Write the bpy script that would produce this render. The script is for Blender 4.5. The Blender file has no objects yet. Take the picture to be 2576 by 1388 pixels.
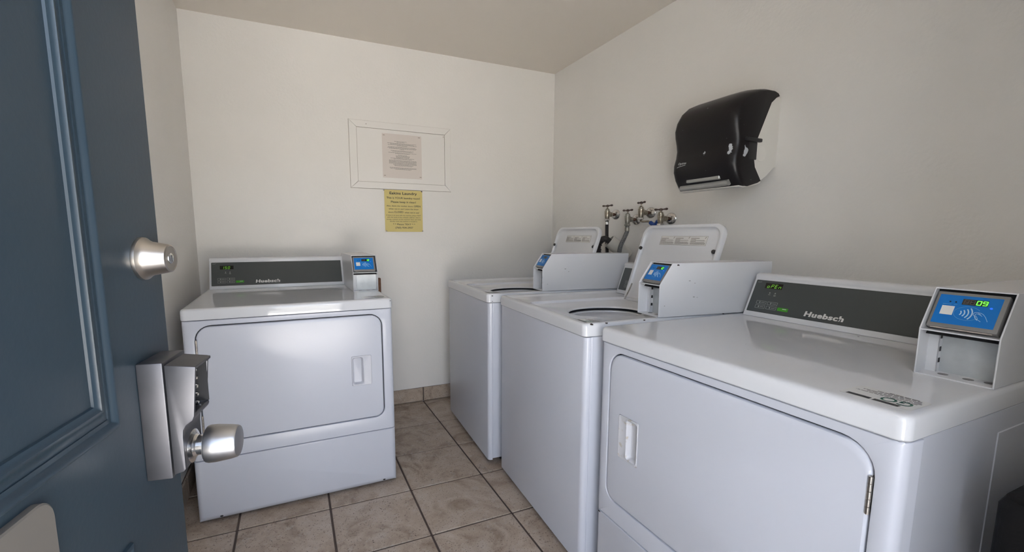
import bpy, bmesh, math, random
from mathutils import Vector, Matrix

random.seed(7)
C = bpy.context.scene.collection
SC = bpy.context.scene
rad = math.radians

# ------------------------------------------------------------------ camera
W_PX, H_PX = 2576.0, 1388.0
YAW, PITCH, ROLL = 24.782, -7.682, 0.2095
F_PX, PX, PY, CAM_H = 1144.36, 1266.85, 745.28, 1.18768
cd = bpy.data.cameras.new('camera')
cam = bpy.data.objects.new('camera', cd)
C.objects.link(cam)
y_, p_, r_ = rad(YAW), rad(PITCH), rad(ROLL)
fw = Vector((math.sin(y_) * math.cos(p_), math.cos(y_) * math.cos(p_), math.sin(p_)))
rt0 = Vector((math.cos(y_), -math.sin(y_), 0))
up0 = rt0.cross(fw)
rt = rt0 * math.cos(r_) + up0 * math.sin(r_)
up = -rt0 * math.sin(r_) + up0 * math.cos(r_)
cam.matrix_world = Matrix(((rt.x, up.x, -fw.x, 0), (rt.y, up.y, -fw.y, 0), (rt.z, up.z, -fw.z, CAM_H), (0, 0, 0, 1)))
cd.sensor_fit = 'HORIZONTAL'
cd.sensor_width = 36.0
cd.lens = F_PX / W_PX * 36.0
cd.shift_x = (W_PX / 2 - PX) / W_PX
cd.shift_y = (PY - H_PX / 2) / W_PX
cd.clip_start = 0.02
SC.camera = cam

# ------------------------------------------------------------------ world, sun, exposure
SC.view_settings.view_transform = 'Standard'
SC.view_settings.look = 'None'
SC.view_settings.gamma = 1.0
SC.view_settings.use_curve_mapping = False
SC.view_settings.exposure = 1.95
wd = bpy.data.worlds.new('sky')
SC.world = wd
wd.use_nodes = True
wn = wd.node_tree
wn.nodes.clear()
wo = wn.nodes.new('ShaderNodeOutputWorld')
wb = wn.nodes.new('ShaderNodeBackground')
sk = wn.nodes.new('ShaderNodeTexSky')
sk.sky_type = 'NISHITA'
sk.sun_disc = False
sk.sun_elevation = rad(52)
sk.sun_rotation = rad(35)
sk.altitude = 2000
sk.air_density = 1.0
sk.dust_density = 1.5
hs = wn.nodes.new('ShaderNodeHueSaturation')
hs.inputs['Saturation'].default_value = 0.55
wn.links.new(sk.outputs[0], hs.inputs['Color'])
wn.links.new(hs.outputs[0], wb.inputs[0])
wb.inputs[1].default_value = 0.55
wn.links.new(wb.outputs[0], wo.inputs[0])

sd = bpy.data.lights.new('sun', 'SUN')
sd.energy = 28.0
sd.angle = rad(0.6)
sd.color = (1.0, 0.965, 0.91)
sun = bpy.data.objects.new('sun', sd)
C.objects.link(sun)
sun.rotation_euler = Vector((0.45, 0.42, 0.79)).to_track_quat('Z', 'Y').to_euler()

# room measurements
L, R, B, H = -0.498, 1.855, 3.1145, 2.384
FRONT = -0.15
DOOR_X0, DOOR_X1, DOOR_H = -0.325, 0.57, 2.10

# daylight comes in through the open doorway: a sampling portal, it adds no light of its own
pd = bpy.data.lights.new('doorway_portal', 'AREA')
pd.shape = 'RECTANGLE'
pd.size = DOOR_X1 - DOOR_X0
pd.size_y = DOOR_H
pd.cycles.is_portal = True
po = bpy.data.objects.new('doorway_portal', pd)
C.objects.link(po)
po.location = ((DOOR_X0 + DOOR_X1) / 2, FRONT - 0.16, DOOR_H / 2)
po.rotation_euler = (rad(90), 0, 0)

# ------------------------------------------------------------------ materials
def nt(name):
    m = bpy.data.materials.new(name)
    m.use_nodes = True
    return m, m.node_tree, m.node_tree.nodes['Principled BSDF']

def mat(name, col, rough=0.5, metal=0.0, spec=0.5, emit=None, es=1.0, noise=None, bump=None, coat=0.0, aniso=0.0):
    m, t, b = nt(name)
    b.inputs['Base Color'].default_value = (*col, 1)
    b.inputs['Roughness'].default_value = rough
    b.inputs['Metallic'].default_value = metal
    b.inputs['Specular IOR Level'].default_value = spec
    b.inputs['Coat Weight'].default_value = coat
    if emit:
        b.inputs['Emission Color'].default_value = (*emit, 1)
        b.inputs['Emission Strength'].default_value = es
    tc = None
    if noise or bump:
        tc = t.nodes.new('ShaderNodeTexCoord')
    if noise:            # (scale, darker colour, amount)
        sc, c2, lo, hi = noise
        n = t.nodes.new('ShaderNodeTexNoise')
        n.inputs['Scale'].default_value = sc
        n.inputs['Detail'].default_value = 6
        t.links.new(tc.outputs['Object'], n.inputs['Vector'])
        mp = t.nodes.new('ShaderNodeMapRange')
        mp.inputs['From Min'].default_value = lo
        mp.inputs['From Max'].default_value = hi
        t.links.new(n.outputs['Fac'], mp.inputs['Value'])
        mx = t.nodes.new('ShaderNodeMix')
        mx.data_type = 'RGBA'
        mx.inputs['A'].default_value = (*col, 1)
        mx.inputs['B'].default_value = (*c2, 1)
        t.links.new(mp.outputs['Result'], mx.inputs['Factor'])
        t.links.new(mx.outputs['Result'], b.inputs['Base Color'])
    if bump:             # (scale, strength, distance)
        n2 = t.nodes.new('ShaderNodeTexNoise')
        n2.inputs['Scale'].default_value = bump[0]
        n2.inputs['Detail'].default_value = 4
        t.links.new(tc.outputs['Object'], n2.inputs['Vector'])
        bp = t.nodes.new('ShaderNodeBump')
        bp.inputs['Strength'].default_value = bump[1]
        bp.inputs['Distance'].default_value = bump[2]
        t.links.new(n2.outputs['Fac'], bp.inputs['Height'])
        t.links.new(bp.outputs['Normal'], b.inputs['Normal'])
    return m

M = {}
M['wall'] = mat('painted_plaster', (0.83, 0.81, 0.775), 0.55, bump=(70, 0.28, 0.004), noise=(1.6, (0.79, 0.77, 0.735), 0.45, 0.8))
M['ceiling'] = mat('ceiling_paint', (0.82, 0.76, 0.68), 0.6, bump=(90, 0.1, 0.003))
M['panel_paint'] = mat('panel_paint', (0.82, 0.80, 0.765), 0.5, bump=(60, 0.06, 0.002))
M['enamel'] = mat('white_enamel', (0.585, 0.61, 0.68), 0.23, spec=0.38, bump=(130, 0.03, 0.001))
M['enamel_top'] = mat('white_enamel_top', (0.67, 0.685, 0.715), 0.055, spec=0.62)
M['enamel_box'] = mat('payment_box_enamel', (0.69, 0.70, 0.725), 0.25, bump=(180, 0.04, 0.001))
M['plastic_white'] = mat('white_plastic', (0.60, 0.615, 0.67), 0.25)
M['handle_stain'] = mat('stained_plastic', (0.61, 0.62, 0.66), 0.28, noise=(38, (0.42, 0.36, 0.26), 0.56, 0.70))
M['panel_dark'] = mat('dark_control_film', (0.052, 0.061, 0.062), 0.35)
M['display'] = mat('display_window', (0.006, 0.005, 0.004), 0.15)
M['led_green'] = mat('green_led', (0.1, 0.35, 0.03), 0.4, emit=(0.22, 0.62, 0.03), es=0.13)
M['led_bright'] = mat('bright_green_led', (0.2, 0.8, 0.1), 0.4, emit=(0.10, 1.0, 0.04), es=0.33)
M['led_off'] = mat('unlit_led', (0.075, 0.065, 0.06), 0.4)
M['led_pale'] = mat('faint_green_led', (0.18, 0.26, 0.16), 0.4)
M['led_blue'] = mat('blue_led', (0.02, 0.15, 0.9), 0.3, emit=(0.01, 0.12, 1.0), es=0.25)
M['green_key'] = mat('green_key', (0.045, 0.32, 0.01), 0.35)
M['grey_print'] = mat('grey_print', (0.34, 0.36, 0.35), 0.4)
M['white_print'] = mat('white_print', (0.70, 0.70, 0.68), 0.4)
M['dark_print'] = mat('dark_print', (0.03, 0.03, 0.035), 0.4)
M['mid_print'] = mat('mid_print', (0.16, 0.15, 0.15), 0.5)
M['lid_print'] = mat('lid_print', (0.30, 0.28, 0.26), 0.5)
M['green_print'] = mat('green_print', (0.006, 0.10, 0.065), 0.4)
M['sticker'] = mat('sticker', (0.66, 0.67, 0.665), 0.12)
M['blue_label'] = mat('blue_label', (0.0, 0.160, 0.52), 0.45, spec=0.3)
M['light_blue_print'] = mat('light_blue_print', (0.42, 0.62, 0.78), 0.4)
M['line_blue_print'] = mat('line_blue_print', (0.12, 0.36, 0.60), 0.4)
M['reader_grey'] = mat('reader_housing', (0.20, 0.195, 0.19), 0.45)
M['steel_plate'] = mat('galvanised_plate', (0.60, 0.63, 0.65), 0.38, metal=0.35, noise=(40, (0.54, 0.57, 0.59), 0.4, 0.7))
M['black'] = mat('black_plastic', (0.008, 0.008, 0.009), 0.4)
M['gasket'] = mat('dark_gap', (0.02, 0.02, 0.022), 0.6)
M['chip'] = mat('rust_chip', (0.03, 0.018, 0.016), 0.7)
M['scuff'] = mat('grey_scuff', (0.36, 0.36, 0.37), 0.5)
M['tub'] = mat('tub_enamel', (0.55, 0.56, 0.58), 0.2)
M['tub_dark'] = mat('tub_inside', (0.24, 0.245, 0.25), 0.35, metal=0.6)
M['pocket'] = mat('cavity_dark', (0.01, 0.01, 0.012), 0.7)
M['door'] = mat('blue_door_paint', (0.0165, 0.029, 0.041), 0.33, spec=0.36, bump=(160, 0.10, 0.001), noise=(3.0, (0.020, 0.032, 0.043), 0.4, 0.7))
M['cream_plate'] = mat('cream_plate', (0.105, 0.097, 0.085), 0.5)
M['nickel'] = mat('satin_nickel', (0.46, 0.43, 0.39), 0.34, metal=1.0)
M['cast_metal'] = mat('satin_cast_metal', (0.115, 0.115, 0.125), 0.44, metal=0.85, noise=(30, (0.10, 0.10, 0.108), 0.4, 0.75))
M['knob_metal'] = mat('brushed_knob', (0.45, 0.45, 0.46), 0.34, metal=1.0, bump=(220, 0.05, 0.0008))
M['steel_bright'] = mat('bright_steel', (0.72, 0.72, 0.72), 0.15, metal=1.0)
M['chrome'] = mat('dull_chrome', (0.66, 0.65, 0.63), 0.18, metal=1.0, noise=(60, (0.35, 0.31, 0.27), 0.5, 0.75))
M['brass'] = mat('tarnished_brass', (0.40, 0.365, 0.30), 0.34, metal=0.9, noise=(55, (0.26, 0.21, 0.16), 0.4, 0.7))
M['brass_grey'] = mat('greyed_valve_body', (0.34, 0.33, 0.29), 0.42, metal=0.7, noise=(55, (0.22, 0.20, 0.17), 0.4, 0.7))
M['valve_handle'] = mat('brown_valve_handle', (0.085, 0.055, 0.045), 0.45, metal=0.3)
M['rust'] = mat('rusty_nipple', (0.11, 0.055, 0.035), 0.7, metal=0.3)
M['rubber_dark'] = mat('dark_rubber', (0.028, 0.024, 0.024), 0.5)
M['pvc'] = mat('dirty_white_pvc', (0.58, 0.56, 0.50), 0.4)
M['blue_tape'] = mat('blue_tape', (0.01, 0.05, 0.25), 0.4)
M['wood'] = mat('rough_brown_wood', (0.20, 0.09, 0.045), 0.7, noise=(25, (0.12, 0.05, 0.025), 0.4, 0.65))
M['yellow_paper'] = mat('yellow_paper', (0.68, 0.565, 0.22), 0.65)
M['white_paper'] = mat('aged_white_paper', (0.72, 0.66, 0.615), 0.65)
M['label_paper'] = mat('label_paper', (0.70, 0.69, 0.665), 0.4)
M['disp_white'] = mat('dispenser_back_plastic', (0.78, 0.76, 0.71), 0.35)
M['silver_bar'] = mat('grey_tear_bar', (0.36, 0.36, 0.34), 0.35, metal=0.3)
M['bin'] = mat('black_bin_plastic', (0.007, 0.0065, 0.0065), 0.7, spec=0.2, bump=(22, 0.5, 0.01))
M['concrete'] = mat('outdoor_concrete', (0.60, 0.575, 0.545), 0.85, noise=(3, (0.52, 0.495, 0.47), 0.4, 0.7))
M['asphalt'] = mat('outdoor_asphalt', (0.17, 0.165, 0.16), 0.9, noise=(4, (0.13, 0.13, 0.125), 0.4, 0.7))
M['facade'] = mat('outdoor_stucco', (0.24, 0.23, 0.21), 0.9, noise=(2, (0.18, 0.18, 0.165), 0.4, 0.7))
M['grout'] = mat('dark_grout', (0.085, 0.062, 0.05), 0.85)
M['drywall_line'] = mat('paint_crack', (0.40, 0.35, 0.30), 0.8)

def braid_mat():
    m, t, b = nt('braided_hose')
    tc = t.nodes.new('ShaderNodeTexCoord')
    v = t.nodes.new('ShaderNodeTexVoronoi')
    v.inputs['Scale'].default_value = 260
    t.links.new(tc.outputs['Object'], v.inputs['Vector'])
    cr = t.nodes.new('ShaderNodeValToRGB')
    cr.color_ramp.elements[0].color = (0.30, 0.30, 0.30, 1)
    cr.color_ramp.elements[1].color = (0.05, 0.05, 0.055, 1)
    t.links.new(v.outputs['Distance'], cr.inputs['Fac'])
    t.links.new(cr.outputs['Color'], b.inputs['Base Color'])
    b.inputs['Metallic'].default_value = 0.4
    b.inputs['Roughness'].default_value = 0.45
    return m
M['braid'] = braid_mat()

def tile_mat():
    m, t, b = nt('beige_stone_tile')
    N = t.nodes
    tc = N.new('ShaderNodeTexCoord')
    oi = N.new('ShaderNodeObjectInfo')
    ml = N.new('ShaderNodeMath'); ml.operation = 'MULTIPLY'; ml.inputs[1].default_value = 40
    t.links.new(oi.outputs['Random'], ml.inputs[0])
    ad = N.new('ShaderNodeVectorMath'); ad.operation = 'ADD'
    t.links.new(tc.outputs['Object'], ad.inputs[0])
    t.links.new(ml.outputs[0], ad.inputs[1])
    n1 = N.new('ShaderNodeTexNoise'); n1.inputs['Scale'].default_value = 6; n1.inputs['Detail'].default_value = 8; n1.inputs['Roughness'].default_value = 0.62; n1.inputs['Distortion'].default_value = 1.2
    n2 = N.new('ShaderNodeTexNoise'); n2.inputs['Scale'].default_value = 26; n2.inputs['Detail'].default_value = 8; n2.inputs['Roughness'].default_value = 0.7
    n3 = N.new('ShaderNodeTexNoise'); n3.inputs['Scale'].default_value = 170; n3.inputs['Detail'].default_value = 3
    for n in (n1, n2, n3):
        t.links.new(ad.outputs[0], n.inputs['Vector'])
    r1 = N.new('ShaderNodeValToRGB')
    e = r1.color_ramp.elements
    e[0].position = 0.30; e[0].color = (0.265, 0.195, 0.140, 1)
    e[1].position = 0.72; e[1].color = (0.55, 0.475, 0.40, 1)
    k = e.new(0.48); k.color = (0.43, 0.345, 0.270, 1)
    t.links.new(n1.outputs['Fac'], r1.inputs['Fac'])
    r2 = N.new('ShaderNodeMapRange'); r2.inputs['From Min'].default_value = 0.54; r2.inputs['From Max'].default_value = 0.70
    r2.inputs['To Max'].default_value = 0.75
    t.links.new(n2.outputs['Fac'], r2.inputs['Value'])
    mx = N.new('ShaderNodeMix'); mx.data_type = 'RGBA'
    mx.inputs['B'].default_value = (0.52, 0.47, 0.42, 1)
    t.links.new(r2.outputs['Result'], mx.inputs['Factor'])
    t.links.new(r1.outputs['Color'], mx.inputs['A'])
    r3 = N.new('ShaderNodeMapRange'); r3.inputs['From Min'].default_value = 0.30; r3.inputs['From Max'].default_value = 0.40
    t.links.new(n3.outputs['Fac'], r3.inputs['Value'])
    m2 = N.new('ShaderNodeMix'); m2.data_type = 'RGBA'
    m2.inputs['A'].default_value = (0.12, 0.085, 0.065, 1)
    t.links.new(r3.outputs['Result'], m2.inputs['Factor'])
    t.links.new(mx.outputs['Result'], m2.inputs['B'])
    t.links.new(m2.outputs['Result'], b.inputs['Base Color'])
    b.inputs['Roughness'].default_value = 0.5
    bp = N.new('ShaderNodeBump'); bp.inputs['Strength'].default_value = 0.25; bp.inputs['Distance'].default_value = 0.002
    t.links.new(n2.outputs['Fac'], bp.inputs['Height'])
    t.links.new(bp.outputs['Normal'], b.inputs['Normal'])
    return m
M['tile'] = tile_mat()

def cover_mat():
    """smoky black plastic with worn pale scuffs where it has been rubbed and splashed with paint"""
    m, t, b = nt('smoky_black_cover')
    N = t.nodes
    tc = N.new('ShaderNodeTexCoord')
    nz = N.new('ShaderNodeTexNoise'); nz.inputs['Scale'].default_value = 55; nz.inputs['Detail'].default_value = 5
    t.links.new(tc.outputs['Object'], nz.inputs['Vector'])
    def blob(c, r, lo):
        d = N.new('ShaderNodeVectorMath'); d.operation = 'SUBTRACT'; d.inputs[1].default_value = c
        t.links.new(tc.outputs['Object'], d.inputs[0])
        s = N.new('ShaderNodeVectorMath'); s.operation = 'DIVIDE'; s.inputs[1].default_value = r
        t.links.new(d.outputs[0], s.inputs[0])
        ln = N.new('ShaderNodeVectorMath'); ln.operation = 'LENGTH'
        t.links.new(s.outputs[0], ln.inputs[0])
        inv = N.new('ShaderNodeMapRange'); inv.inputs['From Min'].default_value = 0.3; inv.inputs['From Max'].default_value = 1.0
        inv.inputs['To Min'].default_value = lo; inv.inputs['To Max'].default_value = 0.0
        t.links.new(ln.outputs['Value'], inv.inputs['Value'])
        a = N.new('ShaderNodeMath'); a.operation = 'ADD'
        t.links.new(nz.outputs['Fac'], a.inputs[0]); t.links.new(inv.outputs['Result'], a.inputs[1])
        g = N.new('ShaderNodeMapRange'); g.inputs['From Min'].default_value = 0.74; g.inputs['From Max'].default_value = 0.78
        t.links.new(a.outputs[0], g.inputs['Value'])
        return g.outputs['Result']
    # object space of the dispenser: x along the wall, y out from it (negative), z up
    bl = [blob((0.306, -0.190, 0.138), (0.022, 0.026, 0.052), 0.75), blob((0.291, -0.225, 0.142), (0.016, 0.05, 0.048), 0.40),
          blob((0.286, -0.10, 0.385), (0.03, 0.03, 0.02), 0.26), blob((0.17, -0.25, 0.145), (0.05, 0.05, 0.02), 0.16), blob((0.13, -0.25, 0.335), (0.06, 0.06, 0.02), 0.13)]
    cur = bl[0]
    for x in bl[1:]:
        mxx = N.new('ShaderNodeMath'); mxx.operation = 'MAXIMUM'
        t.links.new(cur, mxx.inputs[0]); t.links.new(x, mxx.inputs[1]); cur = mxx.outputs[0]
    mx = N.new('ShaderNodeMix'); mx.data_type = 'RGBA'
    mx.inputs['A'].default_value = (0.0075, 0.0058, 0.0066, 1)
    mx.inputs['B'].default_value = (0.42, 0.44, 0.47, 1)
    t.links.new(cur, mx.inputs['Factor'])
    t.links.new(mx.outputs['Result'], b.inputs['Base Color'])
    b.inputs['Roughness'].default_value = 0.35
    b.inputs['Specular IOR Level'].default_value = 0.35
    return m
M['cover'] = cover_mat()

# ------------------------------------------------------------------ mesh helpers
def finish(bm, name, m, parent=None, smooth=True, ang=32, loc=None, **props):
    bmesh.ops.recalc_face_normals(bm, faces=bm.faces)
    me = bpy.data.meshes.new(name)
    bm.to_mesh(me)
    bm.free()
    me.materials.append(m)
    if smooth:
        me.shade_smooth()
        me.set_sharp_from_angle(angle=rad(ang))
    return link(name, me, parent, loc, **props)

def link(name, me, parent=None, loc=None, **props):
    o = bpy.data.objects.new(name, me)
    C.objects.link(o)
    if parent:
        o.parent = parent
    if loc:
        o.location = loc
    for k, v in props.items():
        o[k] = v
    return o

def thing(name, label, cat, loc=(0, 0, 0), rz=0, group=None, kind=None):
    o = bpy.data.objects.new(name, None)
    o.empty_display_size = 0.05
    C.objects.link(o)
    o.location = loc
    o.rotation_euler = (0, 0, rad(rz))
    o['label'] = label
    o['category'] = cat
    if group:
        o['group'] = group
    if kind:
        o['kind'] = kind
    return o

def merge(bm, src):
    me = bpy.data.meshes.new('tmp')
    src.to_mesh(me)
    src.free()
    bm.from_mesh(me)
    bpy.data.meshes.remove(me)
    return bm

def box(bm, x0, x1, y0, y1, z0, z1, bev=0, seg=2, mtx=None):
    t = bmesh.new()
    bmesh.ops.create_cube(t, size=1)
    bmesh.ops.scale(t, vec=(x1 - x0, y1 - y0, z1 - z0), verts=t.verts)
    bmesh.ops.translate(t, vec=((x0 + x1) / 2, (y0 + y1) / 2, (z0 + z1) / 2), verts=t.verts)
    if bev:
        bmesh.ops.bevel(t, geom=t.edges[:], offset=bev, segments=seg, affect='EDGES', profile=0.5)
    if mtx:
        t.transform(mtx)
    return merge(bm, t)

def prism(bm, poly, axis, a0, a1, bev=0, seg=2):
    """poly: 2-D points in the plane across `axis` (axis 0: (y,z); 1: (x,z); 2: (x,y))"""
    t = bmesh.new()
    def P(q, a):
        return {0: (a, q[0], q[1]), 1: (q[0], a, q[1]), 2: (q[0], q[1], a)}[axis]
    va = [t.verts.new(P(q, a0)) for q in poly]
    vb = [t.verts.new(P(q, a1)) for q in poly]
    n = len(poly)
    t.faces.new(va)
    t.faces.new(vb[::-1])
    for i in range(n):
        t.faces.new((va[i], vb[i], vb[(i + 1) % n], va[(i + 1) % n]))
    bmesh.ops.recalc_face_normals(t, faces=t.faces)
    if bev:
        es = [e for e in t.edges if e.calc_face_angle(0) > rad(28)]
        bmesh.ops.bevel(t, geom=es, offset=bev, segments=seg, affect='EDGES', profile=0.5, clamp_overlap=True)
    return merge(bm, t)

def basis(d):
    d = Vector(d).normalized()
    a = Vector((0, 0, 1)) if abs(d.z) < 0.9 else Vector((1, 0, 0))
    u = a.cross(d).normalized()
    return u, d.cross(u), d

def lathe(bm, prof, o, d, n=28, sx=1.0, sy=1.0):
    """prof: [(along, radius)...] turned about the axis d through o; sx/sy widen the section along its two directions"""
    o = Vector(o)
    u, v, d = basis(d)
    rings = []
    for a, r in prof:
        if r < 1e-6:
            rings.append([bm.verts.new(o + d * a)])
        else:
            rings.append([bm.verts.new(o + d * a + u * (r * sx * math.cos(2 * math.pi * k / n)) + v * (r * sy * math.sin(2 * math.pi * k / n))) for k in range(n)])
    for A, Bb in zip(rings, rings[1:]):
        for k in range(n):
            k2 = (k + 1) % n
            if len(A) == 1 and len(Bb) == 1:
                continue
            if len(A) == 1:
                bm.faces.new((A[0], Bb[k], Bb[k2]))
            elif len(Bb) == 1:
                bm.faces.new((A[k], A[k2], Bb[0]))
            else:
                bm.faces.new((A[k], A[k2], Bb[k2], Bb[k]))
    if len(rings[0]) > 1:
        bm.faces.new(rings[0][::-1])
    if len(rings[-1]) > 1:
        bm.faces.new(rings[-1])
    return bm

def cyl(bm, p0, p1, r, r1=None, n=16):
    p0, p1 = Vector(p0), Vector(p1)
    return lathe(bm, [(0, r), ((p1 - p0).length, r if r1 is None else r1)], p0, p1 - p0, n)

def tube(bm, pts, r, n=10, sub=6):
    P = [Vector(p) for p in pts]
    if sub > 1 and len(P) > 2:
        Q = []
        for i in range(len(P) - 1):
            a, b, c, d = P[max(i - 1, 0)], P[i], P[i + 1], P[min(i + 2, len(P) - 1)]
            for k in range(sub):
                s = k / sub
                Q.append(0.5 * ((2 * b) + (c - a) * s + (2 * a - 5 * b + 4 * c - d) * s * s + (3 * b - a - 3 * c + d) * s ** 3))
        P = Q + [P[-1]]
    u = None
    rings = []
    for i, p in enumerate(P):
        d = (P[min(i + 1, len(P) - 1)] - P[max(i - 1, 0)]).normalized()
        if u is None:
            u = basis(d)[0]
        u = (u - d * u.dot(d)).normalized()
        v = d.cross(u)
        rings.append([bm.verts.new(p + (u * math.cos(2 * math.pi * k / n) + v * math.sin(2 * math.pi * k / n)) * r) for k in range(n)])
    for A, Bb in zip(rings, rings[1:]):
        for k in range(n):
            bm.faces.new((A[k], A[(k + 1) % n], Bb[(k + 1) % n], Bb[k]))
    bm.faces.new(rings[0][::-1])
    bm.faces.new(rings[-1])
    return bm

def rrect(x0, x1, y0, y1, r, seg=7):
    """rounded rectangle, r one radius or (bottom-left, bottom-right, top-right, top-left)"""
    rs = (r,) * 4 if not isinstance(r, (tuple, list)) else r
    out = []
    for (cx, cy, sx, sy, a0), q in zip(((x0, y0, 1, 1, 180), (x1, y0, -1, 1, 270), (x1, y1, -1, -1, 0), (x0, y1, 1, -1, 90)), rs):
        q = max(q, 1e-5)
        for k in range(seg + 1):
            a = rad(a0 + 90 * k / seg)
            out.append((cx + sx * q + q * math.cos(a), cy + sy * q + q * math.sin(a)))
    return out

def ellipse(cx, cy, rx, ry, n=48):
    return [(cx + rx * math.cos(2 * math.pi * k / n), cy + ry * math.sin(2 * math.pi * k / n)) for k in range(n)]

def nested(bm, center, loops, mp, cap0=False, cap1=False):
    """loops: [(outline, height)...], every outline star-shaped about center; mp(x, y, h) -> 3-D"""
    cx, cy = center
    ang = sorted({round(math.atan2(y - cy, x - cx), 4) for o, h in loops for x, y in o})
    use = [ang[0]]
    for a in ang[1:]:
        if a - use[-1] > 2e-3:
            use.append(a)
    ang = use
    def hit(o, a):
        dx, dy = math.cos(a), math.sin(a)
        best = None
        n = len(o)
        for i in range(n):
            x1, y1 = o[i][0] - cx, o[i][1] - cy
            x2, y2 = o[(i + 1) % n][0] - cx, o[(i + 1) % n][1] - cy
            ex, ey = x2 - x1, y2 - y1
            den = dx * ey - dy * ex
            if abs(den) < 1e-14:
                continue
            t = (x1 * ey - y1 * ex) / den
            s = (x1 * dy - y1 * dx) / den
            if t > 0 and -1e-6 <= s <= 1 + 1e-6 and (best is None or t > best):
                best = t
        return cx + dx * best, cy + dy * best
    rings = []
    for o, h in loops:
        pts = [hit(o, a) for a in ang]
        rings.append([bm.verts.new(mp(x, y, h)) for x, y in pts])
    n = len(ang)
    for A, Bb in zip(rings, rings[1:]):
        for k in range(n):
            bm.faces.new((A[k], A[(k + 1) % n], Bb[(k + 1) % n], Bb[k]))
    if cap0:
        bm.faces.new(rings[0][::-1])
    if cap1:
        bm.faces.new(rings[-1])
    return bm

FRONTMAP = lambda x, y, h: (x, h, y)      # outline in x-z, height is depth into the machine
TOPMAP = lambda x, y, h: (x, y, h)

def plane_mtx(o, u, v):
    u, v = Vector(u).normalized(), Vector(v).normalized()
    n = u.cross(v)
    return Matrix(((u.x, v.x, n.x, o[0]), (u.y, v.y, n.y, o[1]), (u.z, v.z, n.z, o[2]), (0, 0, 0, 1)))

def plate(bm, mtx, x0, x1, y0, y1, h=0.0004, z=0.0, r=0.0, seg=4):
    """thin flat print, film or sticker lying on a plane"""
    t = bmesh.new()
    o = rrect(x0, x1, y0, y1, r, seg) if r else [(x0, y0), (x1, y0), (x1, y1), (x0, y1)]
    va = [t.verts.new((x, y, z)) for x, y in o]
    vb = [t.verts.new((x, y, z + h)) for x, y in o]
    t.faces.new(va[::-1]); t.faces.new(vb)
    n = len(o)
    for i in range(n):
        t.faces.new((va[i], va[(i + 1) % n], vb[(i + 1) % n], vb[i]))
    t.transform(mtx)
    return merge(bm, t)

def polyplate(bm, mtx, o, h=0.0004, z=0.0):
    t = bmesh.new()
    va = [t.verts.new((x, y, z)) for x, y in o]
    vb = [t.verts.new((x, y, z + h)) for x, y in o]
    t.faces.new(va[::-1]); t.faces.new(vb)
    n = len(o)
    for i in range(n):
        t.faces.new((va[i], va[(i + 1) % n], vb[(i + 1) % n], vb[i]))
    t.transform(mtx)
    return merge(bm, t)

def outline(bm, mtx, x0, x1, y0, y1, w, z=0.0, h=0.0004):
    plate(bm, mtx, x0, x1, y0, y0 + w, h, z); plate(bm, mtx, x0, x1, y1 - w, y1, h, z)
    plate(bm, mtx, x0, x0 + w, y0 + w, y1 - w, h, z); plate(bm, mtx, x1 - w, x1, y0 + w, y1 - w, h, z)

def stroke(bm, mtx, pts, w, z=0.0, h=0.0003):
    for (x0, y0), (x1, y1) in zip(pts, pts[1:]):
        dx, dy = x1 - x0, y1 - y0
        l = math.hypot(dx, dy) or 1e-9
        nx, ny = -dy / l * w / 2, dx / l * w / 2
        polyplate(bm, mtx, [(x0 - nx, y0 - ny), (x1 - nx, y1 - ny), (x1 + nx, y1 + ny), (x0 + nx, y0 + ny)], h, z)

def text(bm, mtx, s, x0, x1, y0, y1, bold=0.0, shear=0.0, z=0.0, h=0.0003, keep=False):
    """lettering fitted to the box x0..x1, y0..y1 on a plane"""
    cu = bpy.data.curves.new('tmp_text', 'FONT')
    cu.body = s
    cu.offset = bold
    cu.shear = shear
    cu.space_character = 1.10 if bold > 0.03 else 1.0
    cu.resolution_u = 3
    o = bpy.data.objects.new('tmp_text', cu)
    C.objects.link(o)
    dg = bpy.context.evaluated_depsgraph_get()
    dg.update()
    me = bpy.data.meshes.new_from_object(o.evaluated_get(dg))
    bpy.data.objects.remove(o)
    bpy.data.curves.remove(cu)
    t = bmesh.new()
    t.from_mesh(me)
    bpy.data.meshes.remove(me)
    xs = [v.co.x for v in t.verts]; ys = [v.co.y for v in t.verts]
    ax, bx, ay, by = min(xs), max(xs), min(ys), max(ys)
    for v in t.verts:
        v.co = Vector((x0 + (v.co.x - ax) / (bx - ax) * (x1 - x0), y0 + (v.co.y - ay) / (by - ay) * (y1 - y0), z + h))
    t.transform(mtx)
    return merge(bm, t)

SEG = {'0': 'abcdef', '1': 'bc', '2': 'abged', '3': 'abgcd', '5': 'afgcd', '9': 'abcdfg', '8': 'abcdefg', 'o': 'cdeg', 'P': 'abefg', 'E': 'adefg', 'n': 'ceg', '-': 'g', ' ': ''}
def segdigit(bm, mtx, ch, x, y, w, hh, th, sl=0.0, z=0.0):
    def S(px, py):
        return (x + px * w + sl * py * hh, y + py * hh)
    g = th / 2
    segs = {'a': ((0, 1), (1, 1)), 'b': ((1, 1), (1, .5)), 'c': ((1, .5), (1, 0)), 'd': ((0, 0), (1, 0)), 'e': ((0, 0), (0, .5)), 'f': ((0, .5), (0, 1)), 'g': ((0, .5), (1, .5))}
    for c in SEG[ch]:
        (a, b) = segs[c]
        stroke(bm, mtx, [S(*a), S(*b)], th, z)

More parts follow.
